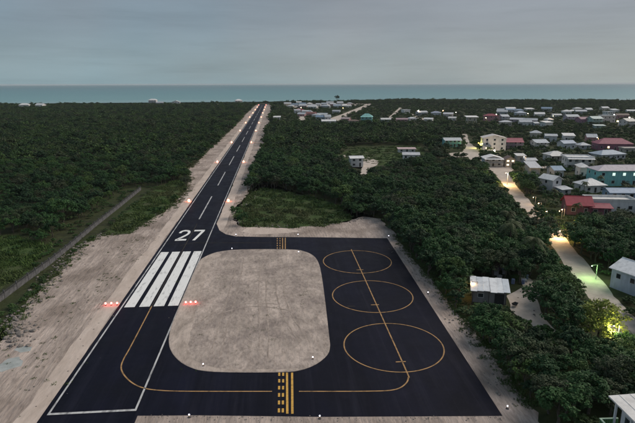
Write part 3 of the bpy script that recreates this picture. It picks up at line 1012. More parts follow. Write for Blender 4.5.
# far village
FAR = [
    ('teal', 366.5, 122.5, 12, 8, 6.0, 'hip', 3.0, TEAL, (0.30, 0.60, 0.56), 'far teal house with teal hip roof near the diagonal street'),
    ('white', 329, 124, 14, 8, 3.0, 'gable_x', 1.2, OFF, W_, 'white long-roofed house at the foot of the diagonal street'),
    ('pink', 345, 121.5, 9, 7, 3.0, 'gable_x', 1.2, PINK, (0.45, 0.36, 0.36), 'pinkish low house right of the diagonal street foot'),
    ('brown', 354, 123.5, 10, 6, 2.6, 'hip', 1.2, CREAM, BROWN, 'brown-roofed low house left of the far teal house'),
    ('grey', 322, 117.5, 12, 8, 3.6, 'gable_x', 1.5, PALE, TIN, 'grey tin-roofed house left of the diagonal street'),
    ('rust', 310, 116, 13, 8, 3.4, 'gable_x', 1.5, PINK, (0.28, 0.13, 0.12), 'rust-roofed house in the far beach cluster'),
    ('maroon', 299, 112.5, 14, 9, 3.4, 'hip', 1.6, PINK, MAR, 'maroon-roofed house right of the far sand lane'),
    ('white', 312, 109, 15, 8, 4.0, 'gable_x', 1.6, OFF, W_, 'white-roofed house left of the low beachfront sheds'),
    ('pink', 303, 108.6, 12, 8, 5.2, 'gable_x', 1.8, (0.58, 0.42, 0.42), PALE, 'pink two-storey house near the beach end of the far lane'),
    ('grey', 325, 108.4, 14, 8, 4.0, 'hip', 1.8, GREY, TIN, 'grey hip-roofed house on the far beach'),
    ('blue', 337, 108, 12, 8, 4.0, 'gable_x', 1.6, PALE, (0.40, 0.48, 0.56), 'blue-grey roofed house right on the far beach'),
    ('white', 347, 107.6, 16, 8, 3.4, 'gable_x', 1.4, W_, OFF, 'white low house at the beach end of diagonal street'),
    ('cream', 290, 108.8, 10, 8, 4.6, 'hip', 1.6, CREAM, PALE, 'cream house left of the pink two-storey house'),
    ('grey', 336, 113.5, 10, 7, 3.2, 'gable_x', 1.4, PALE, GREY, 'small grey house left of the diagonal street middle'),
    ('white', 277, 119.5, 8, 6, 2.8, 'gable_x', 1.0, W_, W_, 'small white hut beside the runway far end'),
    ('white', 407, 113.5, 9, 8, 4.6, 'flat', 0.5, W_, W_, 'white cube house at the top of the middle lane'),
    ('grey', 386, 122, 10, 7, 2.8, 'gable_x', 1.2, PALE, OFF, 'small pale house left of the middle lane'),
    ('pink', 402, 122, 12, 6, 2.8, 'gable_x', 1.2, PINK, (0.42, 0.30, 0.32), 'pink-roofed low house at the foot of the middle lane'),
    ('white', 413, 121, 9, 6, 2.8, 'hip', 1.2, OFF, PALE, 'white low house right of the middle lane'),
    ('white', 428, 121.5, 9, 6, 2.6, 'gable_x', 1.2, OFF, W_, 'white-roofed cottage below the orange far lamp row'),
    ('grey', 423, 115.5, 13, 8, 4.0, 'gable_x', 1.6, GREY, TIN, 'grey-roofed house between the two far lamps'),
    ('blue', 436, 116, 12, 8, 4.0, 'hip', 1.6, PALE, (0.38, 0.42, 0.52), 'bluish house left of the second far lamp'),
    ('grey', 448, 117.5, 11, 8, 4.2, 'gable_x', 1.5, GREY, PALE, 'grey house right of the second far lamp'),
    ('white', 452, 120.5, 8, 6, 2.8, 'gable_x', 1.2, OFF, OFF, 'small off-white house left of the stilt house'),
    ('maroon', 491, 121.5, 14, 9, 6.0, 'hip', 2.0, PINK, MAR, 'maroon house between the bright lamps right of stilt house'),
    ('grey', 502, 115, 13, 8, 4.4, 'gable_x', 1.6, GREY, TIN, 'grey tin-roofed house behind the maroon house'),
    ('white', 511, 111.2, 14, 8, 4.0, 'gable_x', 1.6, OFF, W_, 'white-roofed house farthest back in the village middle'),
    ('white', 505, 121.5, 8, 8, 5.6, 'gable_x', 1.6, PALE, PALE, 'pale two-storey house right of the maroon house'),
    ('blue', 521.5, 116.5, 12, 9, 4.4, 'hip', 2.0, PALE, (0.48, 0.54, 0.62), 'pale blue hip-roofed house in the village middle'),
    ('mauve', 517, 122.5, 14, 8, 3.2, 'gable_x', 1.4, (0.46, 0.38, 0.44), PALE, 'mauve low house below the pale blue hip roof'),
    ('mauve', 530, 123.3, 13, 8, 3.2, 'gable_x', 1.6, (0.46, 0.38, 0.44), TIN, 'mauve house with tin roof left of the small white hut'),
    ('white', 539.5, 117.5, 11, 8, 4.2, 'gable_x', 1.8, OFF, W_, 'white gabled house right of the pale blue hip roof'),
    ('white', 550, 122.5, 7, 6, 3.0, 'hip', 1.6, PALE, W_, 'small white hut standing alone in open scrub'),
    ('white', 557, 117.5, 10, 6, 3.0, 'gable_x', 1.2, OFF, OFF, 'low off-white house above the small hut'),
    ('white', 567, 115.5, 10, 8, 5.0, 'hip', 2.0, OFF, W_, 'white hip-roofed house left of the mauve village houses'),
    ('mauve', 573, 121.5, 13, 9, 5.2, 'gable_x', 2.0, (0.44, 0.40, 0.50), TIN, 'mauve two-storey house with tin roof right of white hip roof'),
    ('grey', 581, 114.5, 13, 8, 4.2, 'gable_x', 1.6, GREY, PALE, 'grey house behind the mauve two-storey house'),
    ('maroon', 586, 124, 13, 8, 5.0, 'gable_x', 1.8, (0.36, 0.20, 0.27), (0.28, 0.16, 0.2), 'plum-coloured house left of the green-white house'),
    ('green', 597, 124.5, 11, 9, 6.0, 'gable_x', 1.8, (0.45, 0.60, 0.54), (0.58, 0.66, 0.64), 'pale green two-storey house right of the plum house'),
    ('white', 609, 122.5, 13, 9, 6.6, 'flat', 0.6, (0.62, 0.57, 0.56), W_, 'white block house left of the orange street lamp'),
    ('white', 611, 116.5, 11, 8, 5.4, 'flat', 0.5, W_, W_, 'tall white house behind the white block house'),
    ('brown', 622.5, 119, 13, 8, 4.4, 'gable_x', 1.6, PINK, BROWN, 'brown-roofed house between the two right-hand lamps'),
    ('white', 631, 127, 12, 9, 5.6, 'gable_x', 2.2, PALE, (0.62, 0.60, 0.57), 'white gabled house with blue wall at right edge'),
    ('white', 600, 128.5, 9, 5, 2.4, 'shed', 0.8, (0.4, 0.5, 0.46), (0.52, 0.60, 0.58), 'low pale green lean-to in front of the green house'),
    ('white', 24, 107.8, 16, 9, 5.0, 'hip', 2.4, OFF, W_, 'white hip-roofed house on the far left shore, left one of two'),
    ('white', 39, 107.6, 15, 9, 4.6, 'gable_x', 2.6, W_, W_, 'white gabled house on far left shore, right one of two'),
    ('white', 152.5, 103.5, 16, 9, 7.0, 'hip', 2.6, W_, W_, 'white domed-looking house on the shore left of the runway end'),
    ('white', 176, 104.8, 15, 9, 5.4, 'gable_y', 2.6, W_, W_, 'white gable-fronted shore house right of the domed-looking one'),
    ('grey', 160, 105, 13, 8, 4.6, 'gable_x', 1.6, GREY, TIN, 'grey shore house between the two white ones'),
    ('white', 239, 103.8, 14, 9, 6.6, 'hip', 2.6, W_, W_, 'white house at the treeline just left of the runway end'),
]
ordn = ['first', 'second', 'third', 'fourth', 'fifth', 'sixth', 'seventh', 'eighth', 'ninth', 'tenth', 'eleventh', 'twelfth', 'thirteenth', 'fourteenth']
hr = random.Random(5)


def row(n, x0, x1, ya, yb, what, smin, smax):
    for i in range(n):
        wc, rc = hr.choice(((OFF, W_), (W_, W_), (PALE, TIN), (OFF, TIN), (CREAM, PALE), (PINK, PALE), (PALE, BLUE)))
        t = (i + 0.5 + hr.uniform(-0.3, 0.3)) / n
        jy = 0.06 * (ya - 84) + (1.2 if ya > 130 else 0.0)
        FAR.append(('row', x0 + (x1 - x0) * t, ya + (yb - ya) * t + hr.uniform(-jy, jy), hr.uniform(smin, smax), hr.uniform(6, 8), hr.uniform(2.8, 5.2),
                    hr.choice(('gable_x', 'hip', 'gable_x', 'shed')), hr.uniform(1.0, 1.9), wc, rc, f'{ordn[i]} house from the left in {what}'))


row(13, 286, 352, 106.3, 105.6, 'the small beachfront row beyond the runway end', 8, 15)
row(8, 294, 330, 114, 120, 'the huddle of low roofs left of the diagonal street', 8, 12)
row(6, 494, 560, 112.0, 111.0, 'the rearmost village row right of the stilt house', 9, 14)
row(6, 564, 634, 111.5, 112.5, 'the rearmost village row at the right edge', 9, 14)
row(4, 498, 560, 127, 127, 'the low row below the mauve village houses', 7, 11)
row(4, 526, 598, 140.5, 142, 'the scattered row behind the blue-grey roofs', 6, 9)
row(3, 528, 592, 179, 180, 'the scattered row between gabled house and teal building', 3.2, 4.4)
for (cn, px, py, w, d, h, rf, rs, wc, rc, lb) in FAR:
    gx, gy = G(px, py)
    if cn == 'row' and any(math.hypot(gx - q[0], gy + d / 2 - q[1]) < 0.5 * max(w, d) + q[2] * 0.8 for q in HOUSE_DISC):
        w, d, h = w * 0.6, d * 0.7, h * 0.8
        if any(math.hypot(gx - q[0], gy + d / 2 - q[1]) < 0.5 * max(w, d) + q[2] * 0.75 for q in HOUSE_DISC):
            continue
    H('house', lb, px, py, w, d, h, rf, rs, wc, rc, random.uniform(-24, 24), win=3 if w > 9 else 2, balcony=(h > 5 and random.random() < 0.4))

# shack with sheet roof beside the apron wood
sx, sy = G(493, 304)
root = empty('shack', (sx, sy + 2.2, 0), YAW + math.radians(-14))
tag(root, 'tin-roofed shack with open dark front in the wood right of apron', 'shack')
MB().box(-3.0, -1.9, -0.1, 3.0, 2.4, 2.5).build('wall', paint((0.30, 0.28, 0.27)), root)
MB().box(0.9, -1.96, 0, 2.6, -1.903, 2.0).build('door', M_DARK, root)
window_mesh(root, 1.1, 0.9, False, (-1.6, -1.9, 1.0), 0)
for i in range(6):
    x0 = -3.5 + i * 1.18
    z = 0.02 * (i % 2)
    o = MB().slab([(x0, -3.0 + 0.25 * (i % 3), 2.62 + z), (x0 + 1.16, -3.0 + 0.25 * (i % 3), 2.62 + z), (x0 + 1.16, 2.8 - 0.3 * (i % 2), 3.45 + z), (x0, 2.8 - 0.3 * (i % 2), 3.45 + z)], 0.05)
    o.build('roof_sheet', paint(((0.72, 0.75, 0.78), (0.60, 0.65, 0.70), (0.76, 0.78, 0.80), (0.36, 0.42, 0.48))[(0, 1, 0, 2, 0, 1)[i]], 0.5), root)
for px_ in (-3.1, -0.2, 2.8):
    MB().box(px_ - 0.07, -2.7, -0.1, px_ + 0.07, -2.56, 2.6).build('post', M_BARK, root)
HOUSE_DISC.append((sx, sy + 2, 4.6))
HOUSE_BOX.append((476, 279, 511, 300, 120))
# white-blue house at the right edge
hx, hy = G(630, 297)
root = empty('house', (hx + 3.3, hy + 3.4, 0), YAW + math.radians(24))
root.scale = (0.86, 0.86, 0.92)
tag(root, 'pale blue house with white gable roof right of the sand street', 'house', 'houses of the village')
gable_walls(7.5, 7.0, 4.6, 1.5, 'y').build('wall', paint((0.62, 0.67, 0.76)), root)
ro = roof_mesh('gable_y', 7.5, 7.0, 4.6, 1.5, 0.5).build('roof', paint((0.88, 0.88, 0.88), 0.6), root)
MB().tube((0, -4.0, 6.24), (0, 4.0, 6.24), 0.11, n=5).build('ridge_cap', paint((0.88, 0.88, 0.88), 0.6), ro)
for i in range(2):
    window_mesh(root, 1.3, 1.3, False, (-1.6 + 3.2 * i, -3.5, 2.4), 0)
    window_mesh(root, 1.2, 1.2, False, (-3.75, -1.7 + 3.4 * i, 2.5), -math.pi / 2)
window_mesh(root, 1.0, 2.1, False, (0, -3.5, 0.05), 0, door=True)
HOUSE_DISC.append((hx + 1.5, hy + 4, 5.5))
HOUSE_BOX.append((611, 262, 640, 296, 110))
# near house in the bottom right corner: roof corner, porch post, green balcony rail
ROOF_Z = 7.6
cx_, cy_ = G(608.5, 395.5, ROOF_Z)
root = empty('house', (cx_, cy_, 0), math.radians(-2))
tag(root, 'white-roofed house with green balcony railing in the bottom right corner', 'house', 'houses of the village')
mwh = paint((0.68, 0.68, 0.70))
MB().box(1.1, -8.0, -0.1, 9.5, -0.9, 7.0).build('wall', mwh, root)
rb = MB()
for i in range(9):
    xa, xb = 0.0 + i * 1.16, 1.15 + i * 1.16
    za, zb = ROOF_Z + 0.05 * xa, ROOF_Z + 0.05 * xb
    rb.slab([(xa, -9.0, za), (xb, -9.0, zb), (xb, 0, zb), (xa, 0, za)], 0.16)
    rb.box(xb - 0.02, -8.98, zb - 0.1, xb + 0.03, -0.02, zb + 0.04)
rb.build('roof', paint((0.74, 0.72, 0.70), 0.6), root)
MB().box(-0.9, -6.0, 4.0, 1.097, -0.4, 4.18).build('balcony', mwh, root)
rg = MB()
for i in range(24):
    yy = -5.9 + 5.4 * i / 23
    rg.box(-0.86, yy - 0.05, 4.18, -0.82, yy + 0.05, 5.1)
for i in range(8):
    xx = -0.8 + 1.85 * i / 7
    rg.box(xx - 0.08, -0.50, 4.18, xx + 0.08, -0.46, 5.1)
rg.build('railing', paint((0.07, 0.22, 0.08)), root)
tr = MB().box(-0.93, -6.0, 5.103, -0.75, -0.40, 5.19).box(-0.75, -0.56, 5.103, 1.09, -0.40, 5.19)
tr.build('handrail', paint((0.45, 0.60, 0.45)), root)
for yy in (-5.8, -3.1, -0.55):
    MB().box(0.55, yy - 0.1, 5.2 if False else 4.18, 0.75, yy + 0.1, ROOF_Z + 0.0).build('post', mwh, root)
for yy in (-2.2, -4.6):
    window_mesh(root, 1.4, 1.9, False, (1.1, yy, 4.3), -math.pi / 2)
for xx in (2.5, 5.2, 7.8):
    window_mesh(root, 1.3, 1.4, False, (xx, -0.9, 4.6), math.pi)
HOUSE_DISC.append((cx_ + 5, cy_ - 4.5, 7.5))
HOUSE_BOX.append((600, 394, 640, 425, 60))

# ------------------------------------------------------------------ boundary wall on the left
fl = resample(GP([(-40, 331), (4.7, 298.5), (28.4, 280.6), (49.6, 265), (70.9, 247.6), (94.6, 227.4), (120, 207.2), (141, 190)]), 3.2, closed=False)
fence = empty('boundary_wall', (fl[0][0], fl[0][1], 0))
tag(fence, 'long grey concrete wall with posts and dark rail between scrub and sand', 'wall')
panel_me = post_me = None
for i in range(len(fl) - 1):
    a, b = fl[i], fl[i + 1]
    L = math.hypot(b[0] - a[0], b[1] - a[1])
    ang = math.atan2(b[1] - a[1], b[0] - a[0])
    off = (a[0] - fl[0][0], a[1] - fl[0][1], 0)
    if panel_me is None:
        o = MB().box(0.1, -0.07, -0.15, 3.1, 0.07, 1.25).build('panel', M_CONC, fence)
        panel_me = o.data
        r = MB().box(0.12, -0.05, 1.32, 3.08, 0.05, 1.42).box(0.12, -0.05, 1.60, 3.08, 0.05, 1.70).build('rail', M_CONCD, fence)
        p = MB().box(-0.1, -0.12, -0.2, 0.1, 0.12, 1.95).build('post', M_CONC, fence)
        rail_me, post_me = r.data, p.data
    else:
        o = bpy.data.objects.new('panel', panel_me)
        r = bpy.data.objects.new('rail', rail_me)
        p = bpy.data.objects.new('post', post_me)
        for q in (o, r, p):
            COL.objects.link(q)
            q.parent = fence
    for q in (o, r, p):
        q.location = off
        q.rotation_euler = (0, 0, ang)
        q.scale = (L / 3.2 if q is not p else 1, 1, 0.9)

# ------------------------------------------------------------------ airfield lights
GLOBE = {}


def airfield_light(x, y, mat, r, label, group, h=0.38):
    key = (mat.name, r)
    root = empty('airfield_light', (x, y, 0.02))
    tag(root, label, 'light', group)
    if key not in GLOBE:
        a = MB().tube((0, 0, -0.03), (0, 0, 0.06), 0.22, 0.18, 8).build('base', M_CONCD, root)
        b = MB().tube((0, 0, 0.06), (0, 0, h - r * 0.8), 0.035, n=6).build('stem', M_YEL, root)
        c = MB().ball((0, 0, h), r, 1.1).build('lens', mat, root, True)
        GLOBE[key] = (a.data, b.data, c.data)
    else:
        for nm, me in zip(('base', 'stem', 'lens'), GLOBE[key]):
            o = bpy.data.objects.new(nm, me)
            COL.objects.link(o)
            o.parent = root
    return root


ORD = ['first', 'second', 'third', 'fourth', 'fifth', 'sixth', 'seventh', 'eighth', 'ninth', 'tenth', 'eleventh']
for i in range(10):
    yy = 180.3 + 93.6 * i
    airfield_light(-6.95, yy, M_EDGE if i < 9 else M_RED, 0.42, f'{ORD[i]} glowing edge light from the threshold on runway left side', 'runway edge lights')
    airfield_light(6.75, yy - 1, M_EDGE if i < 9 else M_RED, 0.42, f'{ORD[i]} glowing edge light from the threshold on runway right side', 'runway edge lights')
for i, (xl, xr) in enumerate(((-8.5, 6.3), (-7.45, 7.2), (-6.4, 8.1))):
    w3 = ('outermost', 'middle', 'innermost')
    airfield_light(xl, 92.6, M_RED, 0.19, f'{w3[i]} red threshold light left of the white stripes', 'red threshold lights')
    airfield_light(xr, 91.9, M_RED, 0.19, f'{w3[2 - i]} red threshold light right of the white stripes', 'red threshold lights')
for px, py, lb in ((236, 235.7, 'white taxiway light beyond upper taxiway, nearest the runway'), (298, 235.7, 'white taxiway light beyond upper taxiway, right of the hold bars'),
                   (232, 249.9, 'white light on the upper left rim of sandy infield'), (298.6, 253.2, 'white light on the upper right corner of sandy infield'),
                   (203.3, 366.3, 'white light on the lower left corner of sandy infield'), (312.8, 359.4, 'white light on the lower right corner of sandy infield'),
                   (189.3, 417.4, 'white light below lower taxiway, left of the hold bars'), (319.8, 418.6, 'white light below lower taxiway, right of the hold bars'),
                   (388.6, 237.2, 'white light at the far right corner of the apron'), (428, 294, 'white light halfway along the right edge of apron'),
                   (507.3, 408.8, 'white light at the near right corner of the apron')):
    airfield_light(*G(px, py), M_TAXI, 0.085, lb, 'white taxiway lights')


# ------------------------------------------------------------------ street lamps
def street_lamp(px, py, label, mat=M_LAMPW, h=5.5, r=0.3, power=0, col=(1, 0.8, 0.55), base_px=None, arm=0.9, hz=None, ang=0.0):
    """px,py: the lamp's light as seen; it hangs h metres above the ground"""
    x, y = G(px, py, h)
    root = empty('street_lamp', (x, y + 0.0, 0), ang)
    tag(root, label, 'lamp', 'lit lamps of the village')
    MB().tube((arm, 0, -0.1), (arm, 0, h + 0.25), 0.10, 0.07, 6).build('pole', M_STEEL, root)
    MB().tube((arm, 0, h + 0.2), (0, 0, h + 0.2), 0.045, n=5).build('arm', M_STEEL, root)
    MB().tube((0, 0, h + 0.12), (0, 0, h + 0.26), r * 1.1, r * 0.5, 8).build('lamp_head', M_STEEL, root)
    MB().ball((0, 0, h), r, 0.8).build('bulb', mat, root, True)
    if power:
        ld = bpy.data.lights.new('lamp_light', 'POINT')
        ld.energy = power
        ld.color = col
        ld.shadow_soft_size = 0.2
        lo = bpy.data.objects.new('lamp_light', ld)
        COL.objects.link(lo)
        lo.parent = root
        lo.location = (0, 0, h - r - 0.25)
    HOUSE_BOX.append((px - 1.5, py - 1.5, px + 1.5, py + 1.5, math.hypot(x - CAM_X, y)))
    return root


for px, py, mt, r, lb in (
        (418.5, 110.3, M_LAMPW, 0.34, 'white street lamp over the far lane, left of two'), (443, 110.6, M_LAMPO, 0.42, 'orange street lamp over the far houses, right of two'),
        (485.9, 117.9, M_LAMPO, 0.42, 'orange street lamp right of the stilt house, lower of its pair'), (486.9, 114.2, M_LAMPW, 0.30, 'white street lamp right of the stilt house, upper of its pair'),
        (496.3, 114.4, M_LAMPW, 0.30, 'white street lamp above the maroon house'), (614.3, 114.6, M_LAMPW, 0.38, 'white street lamp beside the tall white far house'),
        (617.7, 121.2, M_LAMPO, 0.62, 'large orange street lamp right of the white block house'), (629.5, 117.3, M_LAMPW, 0.48, 'white street lamp nearest the right edge'),
        (456, 112.4, M_LAMPW, 0.26, 'faint white lamp left of the stilt house'), (528, 113.5, M_LAMPW, 0.26, 'faint white lamp above the pale blue hip roof'),
        (553, 116, M_LAMPO, 0.26, 'faint orange lamp near the low off-white house'), (590, 116.5, M_LAMPW, 0.28, 'faint white lamp above the plum house'),
        (301, 107.5, M_LAMPW, 0.3, 'faint white lamp on the beach end of the far lane'), (343, 108, M_LAMPO, 0.28, 'faint orange lamp at the beach end of diagonal street'),
        (524, 157, M_LAMPW, 0.14, 'small white lamp right of the narrow cream house'),
        (597.2, 137.6, M_LAMPW, 0.18, 'small white lamp alone above the maroon hip roof'),
        (538.7, 203.3, M_LAMPO, 0.13, 'upper small amber garden lamp right of the sand street'), (546.5, 211.3, M_LAMPO, 0.20, 'middle amber garden lamp right of the sand street'),
        (562, 209.6, M_LAMPO, 0.17, 'amber porch lamp left of the crimson roof'), (533.3, 197.4, M_LAMPO, 0.10, 'topmost faint garden lamp right of the sand street'),
        (559.5, 211.2, M_LAMPO, 0.10, 'faint porch lamp just left of the amber porch lamp')):
    street_lamp(px, py, lb, mt, h=(2.6 if 190 < py < 230 else 6.5), r=r, power=(60 if 190 < py < 230 else 250), col=(1, 0.62, 0.3))
street_lamp(506, 173, 'warm lamp lighting the upper end of the sand street', M_LAMPO, 5.0, 0.16, 3200, (1, 0.66, 0.30))
street_lamp(512, 160.5, 'warm lamp in front of the lit gabled house', M_LAMPW, 3.0, 0.20, 700, (1, 0.75, 0.45))
street_lamp(560, 231, 'warm lamp lighting the sand street between overhanging trees', M_LAMPO, 2.2, 0.10, 950, (1, 0.60, 0.25), arm=2.4)
street_lamp(592, 266, 'green lamp lighting the sand street and a bush', M_LAMPG, 3.0, 0.11, 330, (0.45, 1.0, 0.28), arm=1.2)
street_lamp(575, 221, 'yellow lamp shining through a tree below the crimson roof', M_LAMPY, 4.4, 0.10, 900, (1.0, 0.80, 0.12))
street_lamp(614, 326, 'dim lamp beside the sand street at the big pale tree', M_LAMPW, 4.6, 0.07, 380, (1.0, 0.9, 0.45))
street_lamp(472.8, 283, 'orange lamp at the left corner of the tin-roofed shack', M_LAMPO, 3.2, 0.20, 120, (1, 0.55, 0.22))
street_lamp(494.5, 150.3, 'floodlight at the foot of the tall white house', M_LAMPW, 1.6, 0.40, 1500, (1, 0.80, 0.55), arm=0.5)
street_lamp(478.5, 143, 'yellowish lamp in a bush left of the tall white house', M_LAMPY, 3.4, 0.16, 900, (0.95, 0.9, 0.2))

# ------------------------------------------------------------------ junk yard by the shack
jc = [('crate', (0.42, 0.40, 0.42)), ('drum', (0.20, 0.25, 0.40)), ('crate', (0.30, 0.20, 0.30)), ('sheet_pile', (0.45, 0.47, 0.5))]
for i in range(14):
    px, py = random.uniform(496, 528), random.uniform(268, 284)
    x, y = G(px, py)
    k, c = jc[i % 4]
    b = MB()
    if k == 'crate':
        b.box(-0.5, -0.4, 0, 0.5, 0.4, 0.7).box(-0.55, -0.45, 0.7, 0.55, 0.45, 0.78)
        for q in (-0.5, -0.05, 0.4):
            b.box(q, -0.43, 0.05, q + 0.1, -0.401, 0.68)
    elif k == 'drum':
        b.tube((0, 0, 0), (0, 0, 0.9), 0.3, n=10).tube((0, 0, 0.28), (0, 0, 0.33), 0.325, n=10).tube((0, 0, 0.6), (0, 0, 0.65), 0.325, n=10)
    else:
        for q in range(4):
            b.slab([(-0.9 + 0.1 * q, -0.6, 0.1 + 0.08 * q), (0.9, -0.6 + 0.05 * q, 0.1 + 0.08 * q), (0.9 - 0.1 * q, 0.6, 0.14 + 0.08 * q), (-0.9, 0.6, 0.14 + 0.08 * q)], 0.05)
    o = b.build(k, paint(c), None)
    o.location = (x, y, 0.0)
    o.rotation_euler = (0, 0, random.uniform(0, 3))
    o.scale = [random.uniform(0.8, 1.3)] * 3
    tag(o, {'crate': 'weathered crate in the junk heap behind the tin-roofed shack', 'drum': 'blue drum in the junk heap behind the tin-roofed shack', 'sheet_pile': 'pile of grey sheets in the junk heap behind the tin-roofed shack'}[k],
        {'crate': 'crate', 'drum': 'drum', 'sheet_pile': 'sheet pile'}[k], 'junk behind the shack')
# small boat hull on trestles lying in the yard beside the shack
bx, by = G(515, 306.5)
root = empty('wheelbarrow', (bx, by, 0.012), 0.7)
tag(root, 'dark wheelbarrow left standing in the sandy yard of the shack', 'wheelbarrow')
tb = MB()
tb.v = [(-0.45, -0.3, 0.35), (0.35, -0.22, 0.30), (0.35, 0.22, 0.30), (-0.45, 0.3, 0.35), (-0.65, -0.45, 0.72), (0.62, -0.36, 0.66), (0.62, 0.36, 0.66), (-0.65, 0.45, 0.72)]
tb.f = [[0, 1, 2, 3], [0, 4, 5, 1], [1, 5, 6, 2], [2, 6, 7, 3], [3, 7, 4, 0]]
tb.build('tray', M_DARK, root)
MB().tube((0.72, -0.06, 0.2), (0.72, 0.06, 0.2), 0.2, n=12).build('wheel', M_DARK, root)
for s_ in (-1, 1):
    MB().tube((0.72, 0.09 * s_, 0.22), (-1.1, 0.32 * s_, 0.58), 0.03, n=5).build('handle', M_STEEL, root)
    MB().tube((-0.3, 0.22 * s_, 0.36), (-0.4, 0.28 * s_, -0.01), 0.03, n=5).build('leg', M_STEEL, root)

# beacon tree / lone tree on the far shore is built with the trees below

HOUSE_BOX.append((590, 310, 607, 331, 84))
HOUSE_DISC.append((*G(598, 343), 1.6))
# ------------------------------------------------------------------ plants: prototypes
def crown_mesh(name, R, H0, H1, clumps, leaves, size, seed, mat, flat=0.85):
    g = np.random.default_rng(seed)
    v, f = [], []
    cz, hz = (H0 + H1) / 2, (H1 - H0) / 2
    # uneven lobes
    lob = g.normal(size=(6, 3))
    lob /= np.linalg.norm(lob, axis=1)[:, None]
    for _ in range(clumps):
        d = g.normal(size=3)
        d /= np.linalg.norm(d)
        if d[2] < -0.55:
            d[2] *= -0.5
        k = 0.72 + 0.34 * np.max(lob @ d) + g.normal() * 0.06
        rr = k * (g.random() ** 0.32)
        c = np.array([d[0] * R * rr, d[1] * R * rr, cz + d[2] * hz * rr * flat])
        cr = R * g.uniform(0.16, 0.27)
        for _ in range(leaves):
            o = g.normal(size=3)
            o /= np.linalg.norm(o)
            p = c + o * cr * g.random() ** 0.4 * np.array([1, 1, 0.75])
            nrm = o * 0.7 + np.array([0, 0, 0.8]) + g.normal(size=3) * 0.45
            nrm /= np.linalg.norm(nrm)
            a = np.cross(nrm, g.normal(size=3))
            a /= np.linalg.norm(a)
            b = np.cross(nrm, a)
            s = size * g.uniform(0.65, 1.35)
            i0 = len(v)
            v += [p - a * s * 0.5, p + b * s * 0.34, p + a * s * 0.62 - nrm * s * 0.12, p - b * s * 0.34]
            f.append([i0, i0 + 1, i0 + 2, i0 + 3])
    me = bpy.data.meshes.new(name)
    me.from_pydata([tuple(x) for x in v], [], f)
    me.materials.append(mat)
    return me


def trunk_mesh(name, H0, R, seed):
    g = random.Random(seed)
    b = MB()
    p = Vector((0, 0, -0.15))
    for i in range(3):
        q = Vector((g.uniform(-0.25, 0.25), g.uniform(-0.25, 0.25), H0 * (i + 1) / 3 * 1.15))
        b.tube(p, q, 0.20 - 0.045 * i, 0.155 - 0.045 * i, 6)
        p = q
    for i in range(5):
        t = 2 * math.pi * i / 5 + g.uniform(-0.4, 0.4)
        s = Vector((0, 0, H0 * g.uniform(0.6, 1.0)))
        e_ = Vector((math.cos(t) * R * 0.65, math.sin(t) * R * 0.65, H0 * g.uniform(1.3, 1.9)))
        b.tube(s, e_, 0.08, 0.025, 5)
    me = bpy.data.meshes.new(name)
    me.from_pydata(b.v, [], b.f)
    me.materials.append(M_BARK)
    return me


def palm_mesh(seed):
    g = random.Random(seed)
    v, f = [], []
    Hh = 6.6
    for k in range(13):
        t = 2 * math.pi * k / 13 + g.uniform(-0.15, 0.15)
        L = g.uniform(2.1, 2.7)
        el = g.uniform(-0.25, 1.05)
        dx, dy = math.cos(t), math.sin(t)
        pts = []
        for i in range(8):
            s = i / 7
            r_ = L * s * (0.65 + 0.35 * math.cos(el))
            z = Hh + L * (math.sin(el) * s - 0.85 * s * s)
            pts.append(Vector((0.25 + dx * r_, dy * r_, z)))
        side = Vector((-dy, dx, 0))
        for i in range(7):
            for sg in (-1, 1):
                for h_ in (0, 0.5):
                    p = pts[i].lerp(pts[i + 1], h_)
                    ll = 0.62 * math.sin(math.pi * min(1, (i + h_ + 0.9) / 8.2)) + 0.12
                    fw = (pts[i + 1] - pts[i]).normalized()
                    e_ = p + side * sg * ll + fw * 0.3 + Vector((0, 0, -0.28 * ll - g.uniform(0, 0.12)))
                    i0 = len(v)
                    v += [tuple(p), tuple(p + fw * 0.27), tuple(e_)]
                    f.append([i0, i0 + 1, i0 + 2])
    me = bpy.data.meshes.new('palm_crown')
    me.from_pydata(v, [], f)
    me.materials.append(M_PALM)
    b = MB()
    p = Vector((0, 0, -0.15))
    for i in range(6):
        q = Vector((0.25 * ((i + 1) / 6) ** 2, 0, Hh * (i + 1) / 6))
        b.tube(p, q, 0.19 - 0.015 * i, 0.175 - 0.015 * i, 7)
        p = q
    mt = bpy.data.meshes.new('palm_trunk')
    mt.from_pydata(b.v, [], b.f)
    mt.materials.append(M_BARK)
    return mt, me


TREES = []   # (trunk mesh, crown mesh) 6 m tall
for i in range(6):
    R = (2.5, 2.8, 2.3, 3.0, 2.6, 2.2)[i]
    h0 = (1.5, 1.2, 1.8, 1.4, 1.1, 1.9)[i]
    TREES.append((trunk_mesh('tree_trunk', 2.4, R, i), crown_mesh('tree_crown', R, h0, 6.0, 50, 54, (0.31, 0.27, 0.36, 0.31, 0.25, 0.34)[i], 20 + i, (M_LEAF, M_LEAF2, M_LEAF3, M_LEAF, M_LEAF4, M_LEAF3)[i])))
PALMS = [palm_mesh(3), palm_mesh(8)]
BUSH = [crown_mesh('bush_leaves', (1.5, 1.8, 1.3)[i], 0.05, (1.9, 1.6, 2.2)[i], 24, 24, 0.36, 50 + i, M_SCRUB) for i in range(3)]


def joined(name, parts):
    bm = bmesh.new()
    mats = []
    for me in parts:
        k0 = len(bm.faces)
        bm.from_mesh(me)
        bm.faces.ensure_lookup_table()
        for fc in bm.faces[k0:]:
            fc.material_index = len(mats)
        mats.append(me.materials[0])
    me = bpy.data.meshes.new(name)
    bm.to_mesh(me)
    bm.free()
    for q in mats:
        me.materials.append(q)
    return me


def proto_collection(name, meshes):
    c = bpy.data.collections.new(name)
    for i, me in enumerate(meshes):
        c.objects.link(bpy.data.objects.new(f'{name}_{i:02d}', me))
    return c


